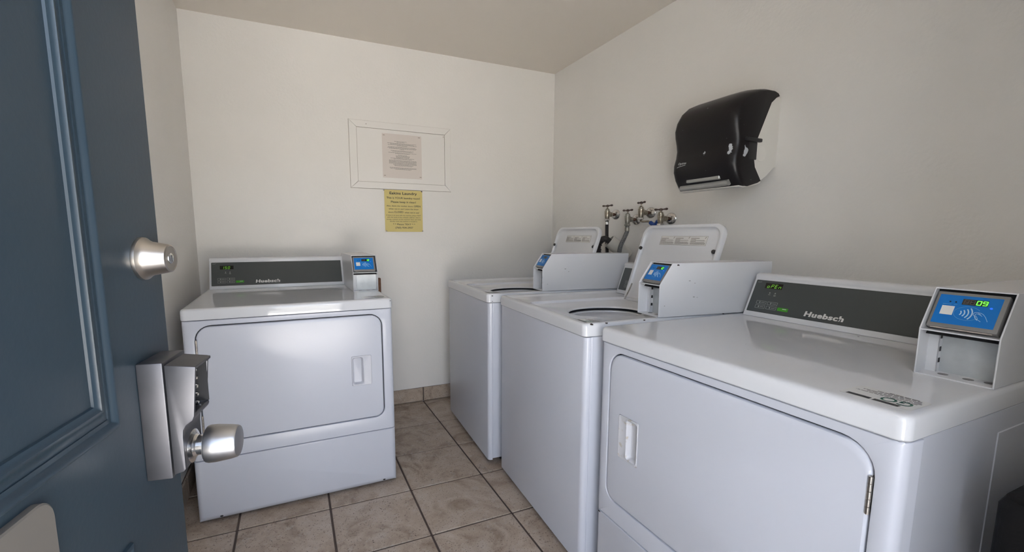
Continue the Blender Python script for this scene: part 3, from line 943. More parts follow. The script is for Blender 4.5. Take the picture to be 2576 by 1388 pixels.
def make_dryer(label, loc, rz, mirror, W, yb, du, tc, msg, digits, chips):
    D = 0.83
    d = thing('clothes_dryer', label, 'dryer', loc, rz, 'coin operated dryers')
    mx = (lambda x: W - x) if mirror else (lambda x: x)
    mm = (lambda x0, x1: (W - x1, W - x0)) if mirror else (lambda x0, x1: (x0, x1))
    # body
    t = bmesh.new()
    box(t, 0.002, W - 0.002, 0.046, D, 0.014, 0.8535, 0.002, 1)
    box(t, 0.0004, 0.02, 0.345, D - 0.008, 0.03, 0.808, 0.0016, 1)
    box(t, W - 0.02, W - 0.0004, 0.345, D - 0.008, 0.03, 0.808, 0.0016, 1)
    finish(t, 'cabinet', M['enamel'], d, smooth=False)
    # front with rolled edges and the door opening
    hx0, hx1 = mm(0.0405, 0.7605)
    t = bmesh.new()
    z0, z1 = 0.2805, 0.8525
    ho = lambda q: rrect(hx0 + q, hx1 - q, 0.3445 + q, 0.8320 - q, (0.042, 0.042, 0.058, 0.058))
    lo = [(rl(0, W, z0, z1, 0.0022, 0, 0), 0.0515), (rl(0, W, z0, z1, -0.0006, 0, 0), 0.0500), (rl(0, W, z0, z1, -0.0008, 0, 0), 0.0475), (rl(0, W, z0, z1, 0, 0, 0), 0.045), (rl(0, W, z0, z1, 0, 0, 0), 0.020), (rl(0, W, z0, z1, 0.0015, 0, 0), 0.0125), (rl(0, W, z0, z1, 0.006, 0, 0), 0.006), (rl(0, W, z0, z1, 0.0125, 0.0006, 0.0006), 0.0016), (rl(0, W, z0, z1, 0.020, 0.0016, 0.0016), 0.0),
          (ho(-0.003), 0.0), (ho(-0.001), 0.0008), (ho(0), 0.0028), (ho(0), 0.020), (ho(0.03), 0.020)]
    nested(t, (W / 2, 0.585), lo, FRONTMAP)
    finish(t, 'front_panel', M['enamel'], d)
    t = bmesh.new()
    nested(t, (W / 2, 0.585), [(ho(-0.0002), 0.0135), (ho(0.02), 0.0135)], FRONTMAP)
    finish(t, 'door_gasket', M['gasket'], d)
    # lower access panel
    t = bmesh.new()
    z0, z1 = 0.012, 0.2775
    lo = [(rl(0, W, z0, z1, 0, 0, 0.0), 0.05), (rl(0, W, z0, z1, 0, 0, 0), 0.022), (rl(0, W, z0, z1, 0.0015, 0, 0.003), 0.0135), (rl(0, W, z0, z1, 0.006, 0, 0.010), 0.0075), (rl(0, W, z0, z1, 0.0125, 0.0005, 0.019), 0.0022), (rl(0, W, z0, z1, 0.020, 0.002, 0.025), 0.0)]
    nested(t, (W / 2, 0.14), lo, FRONTMAP, cap1=True)
    lp = finish(t, 'lower_panel', M['enamel'], d)
    for x in (0.080, W - 0.060):
        t = bmesh.new(); lathe(t, [(0, 0.0062), (0.0015, 0.0062), (0.003, 0.004), (0.003, 0)], (x, 0.0065, 0.0265), (0, -1, -0.5), 12)
        finish(t, 'screw', M['gasket'], lp)
    # door with its sunken grip
    px0, px1 = mm(0.6185, 0.7055)
    gx0, gx1 = mm(0.6230, 0.6685)
    pz0, pz1 = 0.5075, 0.6455
    dx0, dx1 = mm(0.0445, 0.7565)
    ro = (0.036, 0.036, 0.050, 0.050)
    do = lambda q, qt=0: rrect(dx0 + q, dx1 - q, 0.3480 + q, 0.8270 - q - qt, ro)
    hc = ((gx0 + gx1) / 2, 0.577)
    t = bmesh.new()
    hp = rrect(px0, px1, pz0, pz1, 0.006, 3)
    nested(t, hc, [(do(0), 0.0125), (do(0), 0.006), (do(0.0012, 0.001), 0.0022), (do(0.004, 0.005), -0.0006), (do(0.007, 0.008), -0.0012), (hp, -0.0012), (hp, 0.020)], FRONTMAP, cap1=True)
    dr = finish(t, 'door', M['enamel'], d)
    t = bmesh.new()
    hq = lambda q: rrect(px0 + q, px1 - q, pz0 + q, pz1 - q, 0.006, 3)
    gq = lambda q: rrect(gx0 + q, gx1 - q, 0.5155 + q, 0.6385 - q, 0.009, 5)
    nested(t, hc, [(hq(0.0006), 0.004), (hq(0.0006), -0.0022), (hq(0.0020), -0.0030), (hq(0.0035), -0.0024), (gq(-0.0030), -0.0024), (gq(-0.0015), -0.0034), (gq(0.0002), -0.0026), (gq(0.0012), 0.0), (gq(0.005), 0.013), (gq(0.008), 0.0150)], FRONTMAP, cap1=True)
    finish(t, 'grip', M['handle_stain'] if mirror else M['plastic_white'], dr, label='moulded white recessed door grip')
    for (a0, a1) in ((0.396, 0.468), (0.7055, 0.7765)):
        t = bmesh.new()
        x = mx(0.0445)
        for k in range(5):
            q0 = a0 + (a1 - a0) * k / 5
            lathe(t, [(0, 0.0030), (0.0004, 0.0037), ((a1 - a0) / 5 - 0.0007, 0.0037), ((a1 - a0) / 5 - 0.0003, 0.0030)], (x, -0.0005, q0), (0, 0, 1), 14)
        box(t, x - 0.002, x + 0.002, 0.001, 0.012, a0, a1)
        finish(t, 'hinge', M['nickel'], dr, label='metal barrel hinge')
    # lid
    t = bmesh.new()
    to = lambda q: rrect(-0.0015 + q, W + 0.0015 - q, -0.0055 + q, D - q, (0.020 - q * 0.5, 0.020 - q * 0.5, 0.006, 0.006))
    nested(t, (W / 2, 0.4), [(to(0.006), 0.8545), (to(0.0015), 0.8552), (to(0), 0.8575), (to(0), 0.8880), (to(0.0015), 0.8940), (to(0.0050), 0.8980), (to(0.0100), 0.8996), (to(0.018), 0.9000), (to(0.03), 0.9000)], TOPMAP, cap0=True, cap1=True)
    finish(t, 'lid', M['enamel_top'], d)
    # sloping console
    sl = 0.44
    q = math.hypot(1, sl)
    V = (0, sl / q, 1 / q)
    def P(tt, back=0.0):
        return (yb + V[1] * tt + back, 0.9 + V[2] * tt)
    cx0, cx1 = 0.016 + du, 0.683 if not mirror else 0.678
    t = bmesh.new()
    prism(t, [P(0.0), P(tc - 0.020), P(tc - 0.012, -0.004), P(tc - 0.004, -0.003), P(tc, 0.004), (P(tc)[0] + 0.030, P(tc)[1] + 0.001), (min(yb + 0.15, D - 0.004), P(tc)[1] - 0.004), (min(yb + 0.16, D), 0.9)], 0, cx0, cx1, 0.0035, 2)
    con = finish(t, 'console', M['enamel_box'], d)
    pm = plane_mtx((0, yb, 0.9), (1, 0, 0), V)
    a = du + 0.0
    ex = 0.671 if not mirror else 0.668
    t = bmesh.new(); plate(t, pm, 0.0255 + a, ex, 0.0190, tc - 0.026, 0.0006, 0.0, 0.003)
    finish(t, 'control_film', M['panel_dark'], con, smooth=False, label='dark grey control panel')
    z = 0.0008
    t = bmesh.new()
    for sh in (-0.0006, 0.0006):
        text(t, pm, 'Huebsch', 0.2292 + a + sh, 0.3468 + a + sh, 0.0300, 0.0478, bold=0.031, shear=0.10, z=z + sh * 0.1)
    finish(t, 'brand_lettering', M['white_print'], con, smooth=False)
    t = bmesh.new(); plate(t, pm, 0.0645 + a, 0.1275 + a, 0.1105, 0.1305, 0.0004, z)
    finish(t, 'display_window', M['display'], con, smooth=False)
    t = bmesh.new()
    x = 0.0735 + a
    for ch in msg:
        segdigit(t, pm, ch, x, 0.1132, 0.0072, 0.0125, 0.0013, 0.18, z + 0.0005)
        x += 0.0138
    finish(t, 'digit', M['led_green'], con, smooth=False)
    for (u0, v0) in ((0.0530, 0.0500), (0.0945, 0.0502), (0.0535, 0.0340), (0.0950, 0.0342)):
        t = bmesh.new()
        outline(t, pm, u0 + a, u0 + 0.0365 + a, v0, v0 + 0.0118, 0.0009, z)
        plate(t, pm, u0 + 0.011 + a, u0 + 0.0145 + a, v0 + 0.003, v0 + 0.009, 0.0003, z)
        plate(t, pm, u0 + 0.018 + a, u0 + 0.032 + a, v0 + 0.0052, v0 + 0.0066, 0.0003, z)
        finish(t, 'cycle_button', M['grey_print'], con, smooth=False)
    t = bmesh.new(); plate(t, pm, 0.1365 + a, 0.1735 + a, 0.0342, 0.0462, 0.0006, z, 0.001)
    finish(t, 'start_button', M['green_key'], con, smooth=False, label='bright green start button')
    t = bmesh.new(); plate(t, pm, 0.154 + a, 0.168 + a, 0.0410, 0.0432, 0.0003, z + 0.0008)
    finish(t, 'button_caption', M['white_print'], con, smooth=False)
    t = bmesh.new()
    for u in (0.090, 0.110):
        polyplate(t, pm, ellipse(u + a, 0.0945, 0.0022, 0.0026, 10), 0.0003, z)
        plate(t, pm, u - 0.004 + a, u + 0.004 + a, 0.0872, 0.0886, 0.0003, z)
    plate(t, pm, 0.106 + a, 0.114 + a, 0.0842, 0.0856, 0.0003, z)
    stroke(t, pm, [(0.031 + a, tc - 0.0345), (0.040 + a, tc - 0.0345), (0.047 + a, tc - 0.0325)], 0.0011, z)
    finish(t, 'tiny_symbol', M['grey_print'], con, smooth=False, kind='stuff')
    payment_box(d, (0.680, 0.302, 0.9), 0, 0.1235, 0.0975, 0.1815, 0.505, 0.048, digits, 'led_bright')
    top_sticker(d, 0.683, 0.793, 0.026, 0.104, 0.9)
    for c, n, r in chips:
        t = bmesh.new()
        chip(t, c, n, r)
        finish(t, 'paint_chip', M['chip'], d)
    feet(d, W, D, 0.02)
    return d

make_dryer('white front loading dryer alone against the back wall, beside the blue door', (-0.40634, 2.07444, 0), 1.05, False, 0.807, 0.688, 0.0, 0.176, '150', '12',
           [((0.125, 0.684, 0.9), (0, 0, 1), 0.006), ((0.798, -0.0055, 0.888), (0, -1, 0), 0.0028)])
make_dryer('large white dryer nearest the viewer at the right end of the machine row', (0.88537, 1.16680, 0), -89.66, True, 0.807, 0.610, 0.0195, 0.166, 'oPEn', '09',
           [((0.43, 0.585, 0.9), (0, 0, 1), 0.005), ((0.02, -0.0002, 0.275), (0, -1, 0), 0.006), ((0.36, 0.20, 0.9), (0, 0, 1), 0.0016), ((0.40, 0.155, 0.9), (0, 0, 1), 0.0014)])

# ------------------------------------------------------------------ washers
def make_washer(label, loc, rz, lidx, digits, led, chips, marks):
    W, D = 0.762, 0.83
    d = thing('top_load_washer', label, 'washer', loc, rz, 'coin operated washers')
    t = bmesh.new()
    box(t, 0.001, W - 0.001, 0.024, D, 0.036, 0.8535, 0.003, 2)
    finish(t, 'cabinet', M['enamel'], d, smooth=False)
    t = bmesh.new()
    rr = [(0.0, 0.0225), (0.0, 0.018), (0.0014, 0.011), (0.0053, 0.0053), (0.011, 0.0014), (0.018, 0.0)]
    poly = [(x, y) for x, y in rr] + [(W - x, y) for x, y in rr[::-1]]
    prism(t, poly, 2, 0.030, 0.8525)
    finish(t, 'front_panel', M['enamel'], d)
    t = bmesh.new(); box(t, W - 0.06, W - 0.0005, 0.10, 0.16, 0.030, 0.062)
    finish(t, 'side_clip', M['enamel'], d)
    # top with raised rim, dished field, lid well and tub opening
    t = bmesh.new()
    to = lambda q, r=0.018: rrect(-0.0008 + q, W + 0.0008 - q, -0.006 + q, D - q, (max(r - q * .4, .004),) * 4)
    wc = (0.44, 0.290)
    we = lambda q: rrect(0.178 + q, 0.655 - q, 0.055 + q, 0.585 - q, 0.05)
    el = lambda q: ellipse(0.452, 0.288, 0.125 + q, 0.158 + q)
    nested(t, wc, [(to(0.006), 0.8545), (to(0.0015), 0.8552), (to(0), 0.8575), (to(0), 0.8885), (to(0.0015), 0.8945), (to(0.005), 0.8985), (to(0.010), 0.9), (to(0.020), 0.9), (to(0.026), 0.8985), (to(0.034), 0.8925), (to(0.040), 0.8905),
                   (we(-0.008), 0.8905), (we(0), 0.889), (we(0.004), 0.8785), (we(0.008), 0.8765), (el(0.010), 0.8765), (el(0.005), 0.8752), (el(0.0015), 0.8725), (el(0), 0.8700), (el(0.004), 0.8680)], TOPMAP, cap0=False)
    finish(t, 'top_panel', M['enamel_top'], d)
    t = bmesh.new()
    nested(t, (0.452, 0.288), [(el(0.016), 0.8560), (el(0.008), 0.8588), (el(0.002), 0.8588), (el(-0.002), 0.8565), (el(-0.004), 0.8505), (el(0.002), 0.8485)], TOPMAP)
    tb = finish(t, 'tub_ring', M['tub'], d, label='pale grey tub ring')
    t = bmesh.new()
    nested(t, (0.452, 0.288), [(el(0.0165), 0.874), (el(0.0165), 0.842)], TOPMAP)
    finish(t, 'tub_gap', M['pocket'], tb)
    t = bmesh.new()
    nested(t, (0.452, 0.288), [(el(0.012), 0.8435), (el(0.004), 0.8435), (el(0.0), 0.840), (el(0.01), 0.56), (el(-0.09), 0.55)], TOPMAP, cap1=True)
    finish(t, 'basket', M['tub_dark'], tb)
    t = bmesh.new()
    lathe(t, [(0, 0.07), (0.03, 0.05), (0.12, 0.032), (0.22, 0.028), (0.24, 0.015), (0.242, 0)], (0.452, 0.288, 0.552), (0, 0, 1), 24)
    finish(t, 'agitator', M['tub'], tb)
    # opened lid leaning back
    sl = 0.33
    q = math.hypot(1, sl)
    V = Vector((0, sl / q, 1 / q))
    N = Vector((0, -1 / q, sl / q))
    o = Vector((lidx, 0.5736, 0.8765))
    mp = lambda x, y, h: tuple(o + Vector((1, 0, 0)) * x + V * y + N * h)
    lw, lh = 0.486, 0.380
    oo = lambda e: rrect(e, lw - e, e, lh - e, (0.012, 0.012, 0.048, 0.048), 8)
    t = bmesh.new()
    nested(t, (lw / 2, lh / 2), [(oo(0.004), -0.022), (oo(0.001), -0.021), (oo(0), -0.018), (oo(0), -0.003), (oo(0.0012), 0.0), (oo(0.004), 0.0012), (oo(0.010), 0.0012), (oo(0.014), 0.0), (oo(0.018), -0.008), (oo(0.024), -0.0125), (oo(0.034), -0.0135)], mp, cap0=True, cap1=True)
    lid = finish(t, 'lid', M['enamel_box'], d, label='white lid propped open with rubber stops')
    for (u, v, hgt) in ((0.019, 0.264, 0.0), (lw - 0.031, 0.264, -0.012)):
        t = bmesh.new()
        lathe(t, [(0, 0.0085), (0.006, 0.0080), (0.008, 0.006), (0.008, 0)], Vector(mp(u, v, hgt)), N, 18, sx=1.1)
        finish(t, 'rubber_stop', M['rubber_dark'], lid)
    pm = plane_mtx(mp(0, 0, -0.0134), (1, 0, 0), V)
    t = bmesh.new(); plate(t, pm, 0.124, 0.401, 0.288, 0.330, 0.0004, 0)
    lb = finish(t, 'warning_label', M['label_paper'], lid, smooth=False, label='white warning label in three columns of print')
    t = bmesh.new()
    outline(t, pm, 0.124, 0.401, 0.288, 0.330, 0.0012, 0.0005)
    for k in range(3):
        x0 = 0.127 + k * 0.0915
        plate(t, pm, x0, x0 + 0.047, 0.3185, 0.3215, 0.0003, 0.0006)
        polyplate(t, pm, [(x0 + 0.076, 0.319), (x0 + 0.080, 0.319), (x0 + 0.085, 0.3265), (x0 + 0.081, 0.3265)], 0.0003, 0.0006)
        for r in range(6):
            v = 0.3145 - r * 0.0040
            x = x0 + 0.001
            xe = x0 + (0.084 if r > 3 else 0.030 + 0.048 * (r % 2))
            while x < xe:
                w = random.uniform(0.003, 0.010)
                plate(t, pm, x, min(x + w, xe), v - 0.0012, v + 0.0012, 0.0003, 0.0006)
                x += w + 0.0012
    finish(t, 'label_print', M['lid_print'], lid, smooth=False, kind='stuff')
    for u in (0.03, lw - 0.03):
        t = bmesh.new()
        tube(t, [mp(u - 0.012, 0.004, 0.004), mp(u, 0.020, 0.009), mp(u + 0.004, 0.050, 0.006), mp(u + 0.004, 0.085, 0.001)], 0.0035, 8)
        finish(t, 'lid_hinge', M['chrome'], lid)
    # control console behind the lid
    yb, tc, sc = 0.618, 0.165, 0.35
    q2 = math.hypot(1, sc)
    V2 = (0, sc / q2, 1 / q2)
    P = lambda tt, back=0.0: (yb + V2[1] * tt + back, 0.893 + V2[2] * tt)
    t = bmesh.new()
    prism(t, [P(0.0), P(tc - 0.020), P(tc - 0.012, -0.004), P(tc - 0.004, -0.003), P(tc, 0.004), (P(tc)[0] + 0.03, P(tc)[1] + 0.001), (D - 0.004, P(tc)[1] - 0.004), (D, 0.893)], 0, 0.060, 0.640, 0.0035, 2)
    con = finish(t, 'console', M['enamel_box'], d)
    pm = plane_mtx((0, yb, 0.893), (1, 0, 0), V2)
    t = bmesh.new(); plate(t, pm, 0.070, 0.630, 0.020, tc - 0.028, 0.0006, 0, 0.003)
    finish(t, 'control_film', M['panel_dark'], con, smooth=False, label='dark grey control panel')
    for (u0, v0) in ((0.110, 0.056), (0.110, 0.036)):
        t = bmesh.new(); outline(t, pm, u0, u0 + 0.03, v0, v0 + 0.014, 0.0012, 0.0008)
        plate(t, pm, u0 + 0.008, u0 + 0.022, v0 + 0.006, v0 + 0.008, 0.0003, 0.0008)
        finish(t, 'cycle_button', M['grey_print'], con, smooth=False)
    payment_box(d, (0.638, 0.302, 0.9008), -2.6, 0.1215, 0.1150, 0.1905, 0.515, 0.0505, digits, led, marks)
    top_sticker(d, 0.680, 0.760 - 0.004, 0.006, 0.070, 0.9003)
    for c, n, r in chips:
        t = bmesh.new()
        chip(t, c, n, r)
        finish(t, 'paint_chip', M['chip'], d)
    feet(d, W, D, 0.04)
    return d

make_washer('white open-lidded washer in the back corner, farthest along the right wall', (0.90277, 2.81045, 0), -92.94, 0.198, '12', 'led_pale',
            [((0.7626, 0.020, 0.889), (1, 0, 0.2), 0.005), ((0.7630, 0.020, 0.862), (1, 0, 0), 0.003)],
            [(0.13, 0.112, 0.006, 'scuff'), (0.15, 0.098, 0.004, 'scuff'), (0.03, 0.035, 0.0025, 'mid_print')])
make_washer('white open-lidded washer in the middle, between the other washer and the right dryer', (0.89894, 1.97800, 0), -92.95, 0.180, '12', 'led_bright',
            [((0.7612, 0.022, 0.8965), (0.6, 0, 0.8), 0.0075), ((0.7612, 0.080, 0.8965), (0.6, 0, 0.8), 0.0065), ((0.7612, 0.235, 0.8965), (0.6, 0, 0.8), 0.0055), ((0.7612, 0.60, 0.8965), (0.6, 0, 0.8), 0.005)],
            [(0.074, 0.184, 0.006, 'chip'), (0.128, 0.127, 0.005, 'scuff'), (0.152, 0.118, 0.0035, 'scuff'), (0.150, 0.068, 0.005, 'scuff'), (0.165, 0.066, 0.003, 'scuff'), (0.024, 0.041, 0.0025, 'mid_print')])

# ------------------------------------------------------------------ water valves, hoses and pipe on the right wall
def valve(y, z, out, hz, hrot, body, label, loose=True):
    v = thing('water_valve', label, 'valve', (R, y, z), 0, 'water supply valves')
    t = bmesh.new()
    lathe(t, [(0, 0.0315), (0.003, 0.0312), (0.008, 0.0275), (0.013, 0.019), (0.016, 0.0125), (0.016, 0)], (0, 0, 0), (-1, 0, 0), 28, sx=1.22)
    finish(t, 'wall_flange', M['chrome'], v, label='dull chrome wall flange')
    t = bmesh.new(); lathe(t, [(0, 0.0095), (0.026, 0.0095)], (-0.012, 0, 0), (-1, 0, 0), 16, sx=1.15)
    finish(t, 'pipe_nipple', M['rust'], v, label='rusty threaded nipple')
    t = bmesh.new()
    lathe(t, [(0, 0.0135), (0.010, 0.0150), (0.013, 0.012), (out - 0.036, 0.0105)], (-0.034, 0, 0), (-1, 0, 0), 8, sx=1.15)
    lathe(t, [(-0.026, 0.0105), (-0.022, 0.0125), (-0.010, 0.0130), (0.006, 0.0140), (0.014, 0.0150), (0.020, 0.0150), (0.021, 0.0125), (0.030, 0.0115), (0.033, 0.0085), (0.036, 0.006)], (-out, 0, 0), (0, 0, 1), 18, sx=1.15, sy=1.15)
    finish(t, 'valve_body', M[body], v)
    hz -= z
    t = bmesh.new()
    cyl(t, (-out, 0, 0.032), (-out, 0, hz + 0.006), 0.0038)
    finish(t, 'stem', M['brass'], v)
    t = bmesh.new()
    mt = Matrix.Translation((-out, 0, hz)) @ Matrix.Rotation(rad(hrot), 4, 'Z')
    tt = bmesh.new()
    lathe(tt, [(-0.005, 0.006), (-0.004, 0.009), (0.004, 0.009), (0.007, 0.006), (0.0085, 0)], (0, 0, 0), (0, 0, 1), 12)
    for s in (1, -1):
        lathe(tt, [(0.005, 0.0048), (0.018, 0.0034), (0.030, 0.0048), (0.038, 0.0062), (0.044, 0.0045), (0.046, 0)], (0, 0, 0.001), (0, s, 0.04), 10)
        lathe(tt, [(0.004, 0.004), (0.008, 0.0045), (0.012, 0.003), (0.013, 0)], (0, 0, 0.001), (s, 0, 0), 10)
    tt.transform(mt)
    merge(t, tt)
    finish(t, 'cross_handle', M['valve_handle'], v, label='brown cross handle')
    t = bmesh.new()
    lathe(t, [(0, 0.0135), (0.004, 0.0165), (0.012, 0.0165), (0.014, 0.0130)], (-out, 0, -0.040), (0, 0, 1), 8, sx=1.1)
    finish(t, 'outlet_nut', M['steel_bright' if body == 'brass' else body], v)
    return v
valve(2.337, 1.317, 0.068, 1.3675, 4, 'brass', 'brass valve with a dark rubber hose, farthest left of the four wall valves')
valve(2.146, 1.281, 0.068, 1.3310, -3, 'brass_grey', 'greyed valve feeding the braided grey hose, second from the corner')
valve(2.029, 1.315, 0.072, 1.3680, -15, 'brass', 'raised valve with handle turned end-on and a thin copper tube below')
valve(1.874, 1.278, 0.074, 1.3230, 2, 'brass', 'brass valve above the middle washer lid, nearest the towel dispenser')

h1 = thing('water_hose', 'dark rubber water hose hanging from the leftmost valve', 'hose', (R - 0.068, 2.337, 1.277))
t = bmesh.new(); tube(t, [(0, 0, 0.0), (0, 0, -0.05), (0.0, -0.004, -0.12), (0.006, -0.003, -0.20), (0.012, 0.0, -0.32), (0.012, 0, -0.6)], 0.0108)
finish(t, 'hose', M['rubber_dark'], h1)
t = bmesh.new(); lathe(t, [(0, 0.0118), (0.016, 0.0118)], (0, 0, -0.022), (0, 0, 1), 16); 
finish(t, 'crimp_ferrule', M['steel_bright'], h1)
h2 = thing('water_hose', 'grey braided water hose slanting down from the greyed valve', 'hose', (R - 0.068, 2.146, 1.241))
t = bmesh.new(); tube(t, [(0, 0, 0.0), (0, 0, -0.03), (-0.012, 0.006, -0.065), (-0.038, 0.008, -0.12), (-0.036, 0.014, -0.17), (-0.005, 0.002, -0.26), (0.012, -0.01, -0.45)], 0.0125)
finish(t, 'hose', M['braid'], h2)
t = bmesh.new(); lathe(t, [(0, 0.0135), (0.022, 0.0135)], (0, 0, -0.028), (0, 0, 1), 16)
finish(t, 'crimp_ferrule', M['brass_grey'], h2, label='pale crimped hose end')

ct = thing('copper_tube', 'bent copper tube joining two valves with blue tape on its end', 'tube', (R - 0.072, 2.029, 1.275))
t = bmesh.new(); tube(t, [(0, 0, 0.0), (0, -0.004, -0.007), (0, -0.016, -0.010), (0, -0.038, -0.010), (0, -0.063, -0.011), (0, -0.089, -0.023), (0, -0.103, -0.029)], 0.0060)
finish(t, 'pipe', M['brass'], ct)
t = bmesh.new(); tube(t, [(0, -0.078, -0.017), (0, -0.100, -0.028), (0, -0.120, -0.026), (0, -0.134, -0.010)], 0.0110)
finish(t, 'tape_wrap', M['blue_tape'], ct, label='wrap of blue tape')

# stand pipe with the drain hose in it
sp = thing('drain_pipe', 'white plastic drain pipe sticking out of the wall behind the far washer', 'pipe', (R, 2.205, 1.06))
t = bmesh.new()
ax = Vector((-0.110, 0.050, 0.094))
ln = ax.length
lathe(t, [(0.004, 0.0), (0.004, 0.040), (ln - 0.002, 0.040), (ln, 0.0385), (ln, 0.0365), (ln - 0.075, 0.0365), (ln - 0.075, 0)], (0, 0, 0), ax, 28)
finish(t, 'pipe', M['pvc'], sp)
t = bmesh.new(); lathe(t, [(0, 0.0362), (0.001, 0)], ax * 0.53, ax, 24)
finish(t, 'pipe_bore', M['pocket'], sp)
dh = thing('drain_hose', 'black corrugated drain hose hooked into the white wall pipe', 'hose', (R - 0.110, 2.255, 1.154))
t = bmesh.new()
pts = [(0.045, -0.0205, -0.0385), (0.0, 0.0, 0.0), (-0.022, 0.011, 0.014), (-0.040, 0.030, 0.004), (-0.042, 0.054, -0.038), (-0.018, 0.072, -0.095), (0.025, 0.080, -0.19)]
tube(t, pts, 0.0172, 14, 8)
finish(t, 'hose', M['rubber_dark'], dh)
t = bmesh.new()
for k in range(11):
    a = pts[1 + k * 4 // 11]
    b2 = pts[2 + k * 4 // 11]
    f = (k * 4 / 11) % 1
    c = Vector(a).lerp(Vector(b2), f)
    lathe(t, [(0, 0.0176), (0.001, 0.0188), (0.004, 0.0188), (0.005, 0.0176)], c, Vector(b2) - Vector(a), 16)
finish(t, 'corrugation', M['rubber_dark'], dh, kind='stuff')
pc_ = thing('power_cord', 'thin black cord looping over the drain pipe down behind the washer', 'cord', (R - 0.02, 2.20, 1.06))
t = bmesh.new(); tube(t, [(0.012, 0.036, 0.056), (-0.002, 0.020, 0.060), (-0.006, 0.0, 0.036), (-0.003, 0.002, 0.0), (0.0, 0.006, -0.035), (0, 0.008, -0.30)], 0.0032, 8)
finish(t, 'cable', M['rubber_dark'], pc_)
wc_ = thing('thin_wire', 'thin brown wire curling out behind the lid of the middle washer', 'wire', (R - 0.03, 1.63, 1.08))
t = bmesh.new(); tube(t, [(-0.02, 0.10, 0.075), (0.0, 0.06, 0.070), (0.012, 0.02, 0.045), (0.010, 0.0, 0.0), (0.008, 0.0, -0.25)], 0.0018, 6)
finish(t, 'cable', M['wood'], wc_)

# board end standing behind the left dryer
bd = thing('wood_block', 'rough brown board end standing behind the right rear corner of the left dryer', 'board', (0.495, 3.045, 0), 0)
t = bmesh.new(); box(t, -0.018, 0.018, -0.018, 0.02, 0.0, 0.905, 0.002, 1)
finish(t, 'board', M['wood'], bd)

# ------------------------------------------------------------------ paper towel dispenser
ds = thing('paper_towel_dispenser', 'scuffed smoky black paper towel dispenser on the right wall above the machines', 'dispenser', (R, 1.622, 1.385), -90)
# local: x along the wall towards the viewer's right, y negative out of the wall, z up
DWID = 0.320
zt = 1.385
cov = [(0.012, 1.7545), (0.020, 1.778), (0.045, 1.784), (0.10, 1.7835), (0.150, 1.775), (0.195, 1.756), (0.233, 1.725), (0.258, 1.685), (0.268, 1.648), (0.264, 1.620), (0.255, 1.590), (0.250, 1.563), (0.254, 1.532), (0.264, 1.500), (0.264, 1.470), (0.250, 1.435), (0.230, 1.408), (0.215, 1.390), (0.185, 1.3875), (0.110, 1.4035), (0.089, 1.413),
       (0.130, 1.465), (0.144, 1.518), (0.139, 1.545), (0.126, 1.577), (0.058, 1.724), (0.030, 1.747)]
def cover_bm():
    t = bmesh.new()
    # horizontal section: rounded vertical corners, done by shrinking the profile towards the wall near both ends
    st = [(0.0, 0.72), (0.0025, 0.86), (0.008, 0.95), (0.017, 0.99), (0.03, 1.0), (0.20, 1.0), (0.245, 0.985), (0.272, 0.955), (0.292, 0.90), (0.306, 0.83), (0.315, 0.76), (0.320, 0.68)]
    n = len(cov)
    rings = []
    inner = {i for i in range(20, n)} | {0}
    for x, k in st:
        ring = []
        for i, (d_, z_) in enumerate(cov):
            if i in inner:
                ring.append(t.verts.new((x, -min(d_, d_), z_ - zt)))
            else:
                base = 0.10 if z_ < 1.74 else 0.02
                dd = d_ if d_ < base else base + (d_ - base) * (0.35 + 0.65 * k if x > 0.15 else k)
                zz = z_ - (1 - k) * (0.045 if z_ > 1.70 else 0.0)
                ring.append(t.verts.new((x, -dd, zz - zt)))
        rings.append(ring)
    for A, Bb in zip(rings, rings[1:]):
        for i in range(n):
            t.faces.new((A[i], A[(i + 1) % n], Bb[(i + 1) % n], Bb[i]))
    t.faces.new(rings[0][::-1]); t.faces.new(rings[-1])
    return t
finish(cover_bm(), 'front_cover', M['cover'], ds, ang=40, label='smoky black curved cover with pale scuffs')
t = bmesh.new()
ch = [(0, 1.749), (0.014, 1.750), (0.030, 1.746), (0.058, 1.723), (0.126, 1.576), (0.139, 1.545), (0.1438, 1.518), (0.130, 1.466), (0.089, 1.4135), (0.055, 1.435), (0.013, 1.471), (0, 1.474)]
prism(t, [(-d_, z_ - zt) for d_, z_ in ch], 0, 0.002, DWID - 0.0012, 0.0008, 1)
prism(t, [(-0.085, 1.4135 - zt), (-0.110, 1.4030 - zt), (-0.185, 1.3870 - zt), (-0.212, 1.3895 - zt), (-0.212, 1.3855 - zt), (-0.185, 1.3830 - zt), (-0.105, 1.3975 - zt), (-0.085, 1.405 - zt)], 0, 0.004, DWID - 0.004)
finish(t, 'back_body', M['disp_white'], ds, label='off-white rear body')
t = bmesh.new()
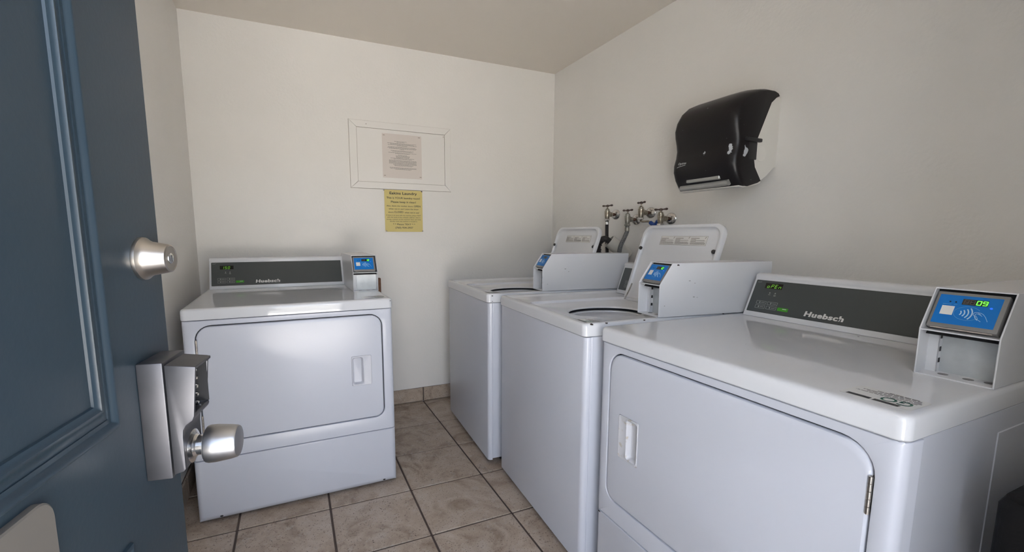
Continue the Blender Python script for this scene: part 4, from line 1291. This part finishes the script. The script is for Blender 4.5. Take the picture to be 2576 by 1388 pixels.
lathe(t, [(0, 0.032), (0.0010, 0.0315), (0.0012, 0.030), (0.0006, 0.0285), (0.0006, 0)], (DWID - 0.0014, -0.098, 1.520 - zt), (1, 0, 0), 32)
finish(t, 'round_boss', M['disp_white'], ds)
t = bmesh.new()
tube(t, [(0.030, -0.226, 0.016), (0.20, -0.229, 0.0165), (0.283, -0.228, 0.0185)], 0.0125, 14, 1)
finish(t, 'tear_bar', M['silver_bar'], ds, label='grey metal tear bar')
t = bmesh.new()
box(t, 0.075, 0.250, -0.248, -0.20, 0.034, 0.050, 0.003, 1)
finish(t, 'towel_slot', M['silver_bar'], ds)
t = bmesh.new()
box(t, 0.296, 0.3300, -0.200, -0.108, 0.178, 0.192, 0.003, 2)
box(t, 0.306, 0.3212, -0.176, -0.124, 0.108, 0.180, 0.004, 2)
finish(t, 'push_lever', M['black'], ds)
pm = plane_mtx((0, -0.2660, 0), (1, 0, 0), (0, 0, 1))
t = bmesh.new()
text(t, pm, 'Optima', 0.043, 0.088, 0.112, 0.124, bold=0.004, shear=0.35, z=0.0)
stroke(t, pm, [(0.036, 0.104), (0.048, 0.107), (0.066, 0.109), (0.084, 0.1105)], 0.0016, 0.0)
finish(t, 'brand_lettering', M['sticker'], ds, smooth=False)

# ------------------------------------------------------------------ bin in the near right corner
bn = thing('trash_bin', 'black plastic trash bin half hidden beside the right dryer', 'bin', (1.225, 0.105, 0))
t = bmesh.new()
bo = lambda q, r=0.03: rrect(-0.205 + q, 0.205 - q, -0.19 + q, 0.19 - q, r)
nested(t, (0, 0), [(bo(0.055), 0.0), (bo(0.05), 0.01), (bo(0.022), 0.60), (bo(0.020), 0.668), (bo(0.05), 0.668)], TOPMAP, cap0=True, cap1=True)
finish(t, 'bin_body', M['bin'], bn)
t = bmesh.new()
nested(t, (0, 0), [(bo(0.012), 0.640), (bo(0.004), 0.642), (bo(0), 0.655), (bo(0.0), 0.752), (bo(0.006), 0.766), (bo(0.016), 0.770), (bo(0.06), 0.792), (bo(0.10), 0.800)], TOPMAP, cap0=True, cap1=True)
finish(t, 'bin_lid', M['bin'], bn)
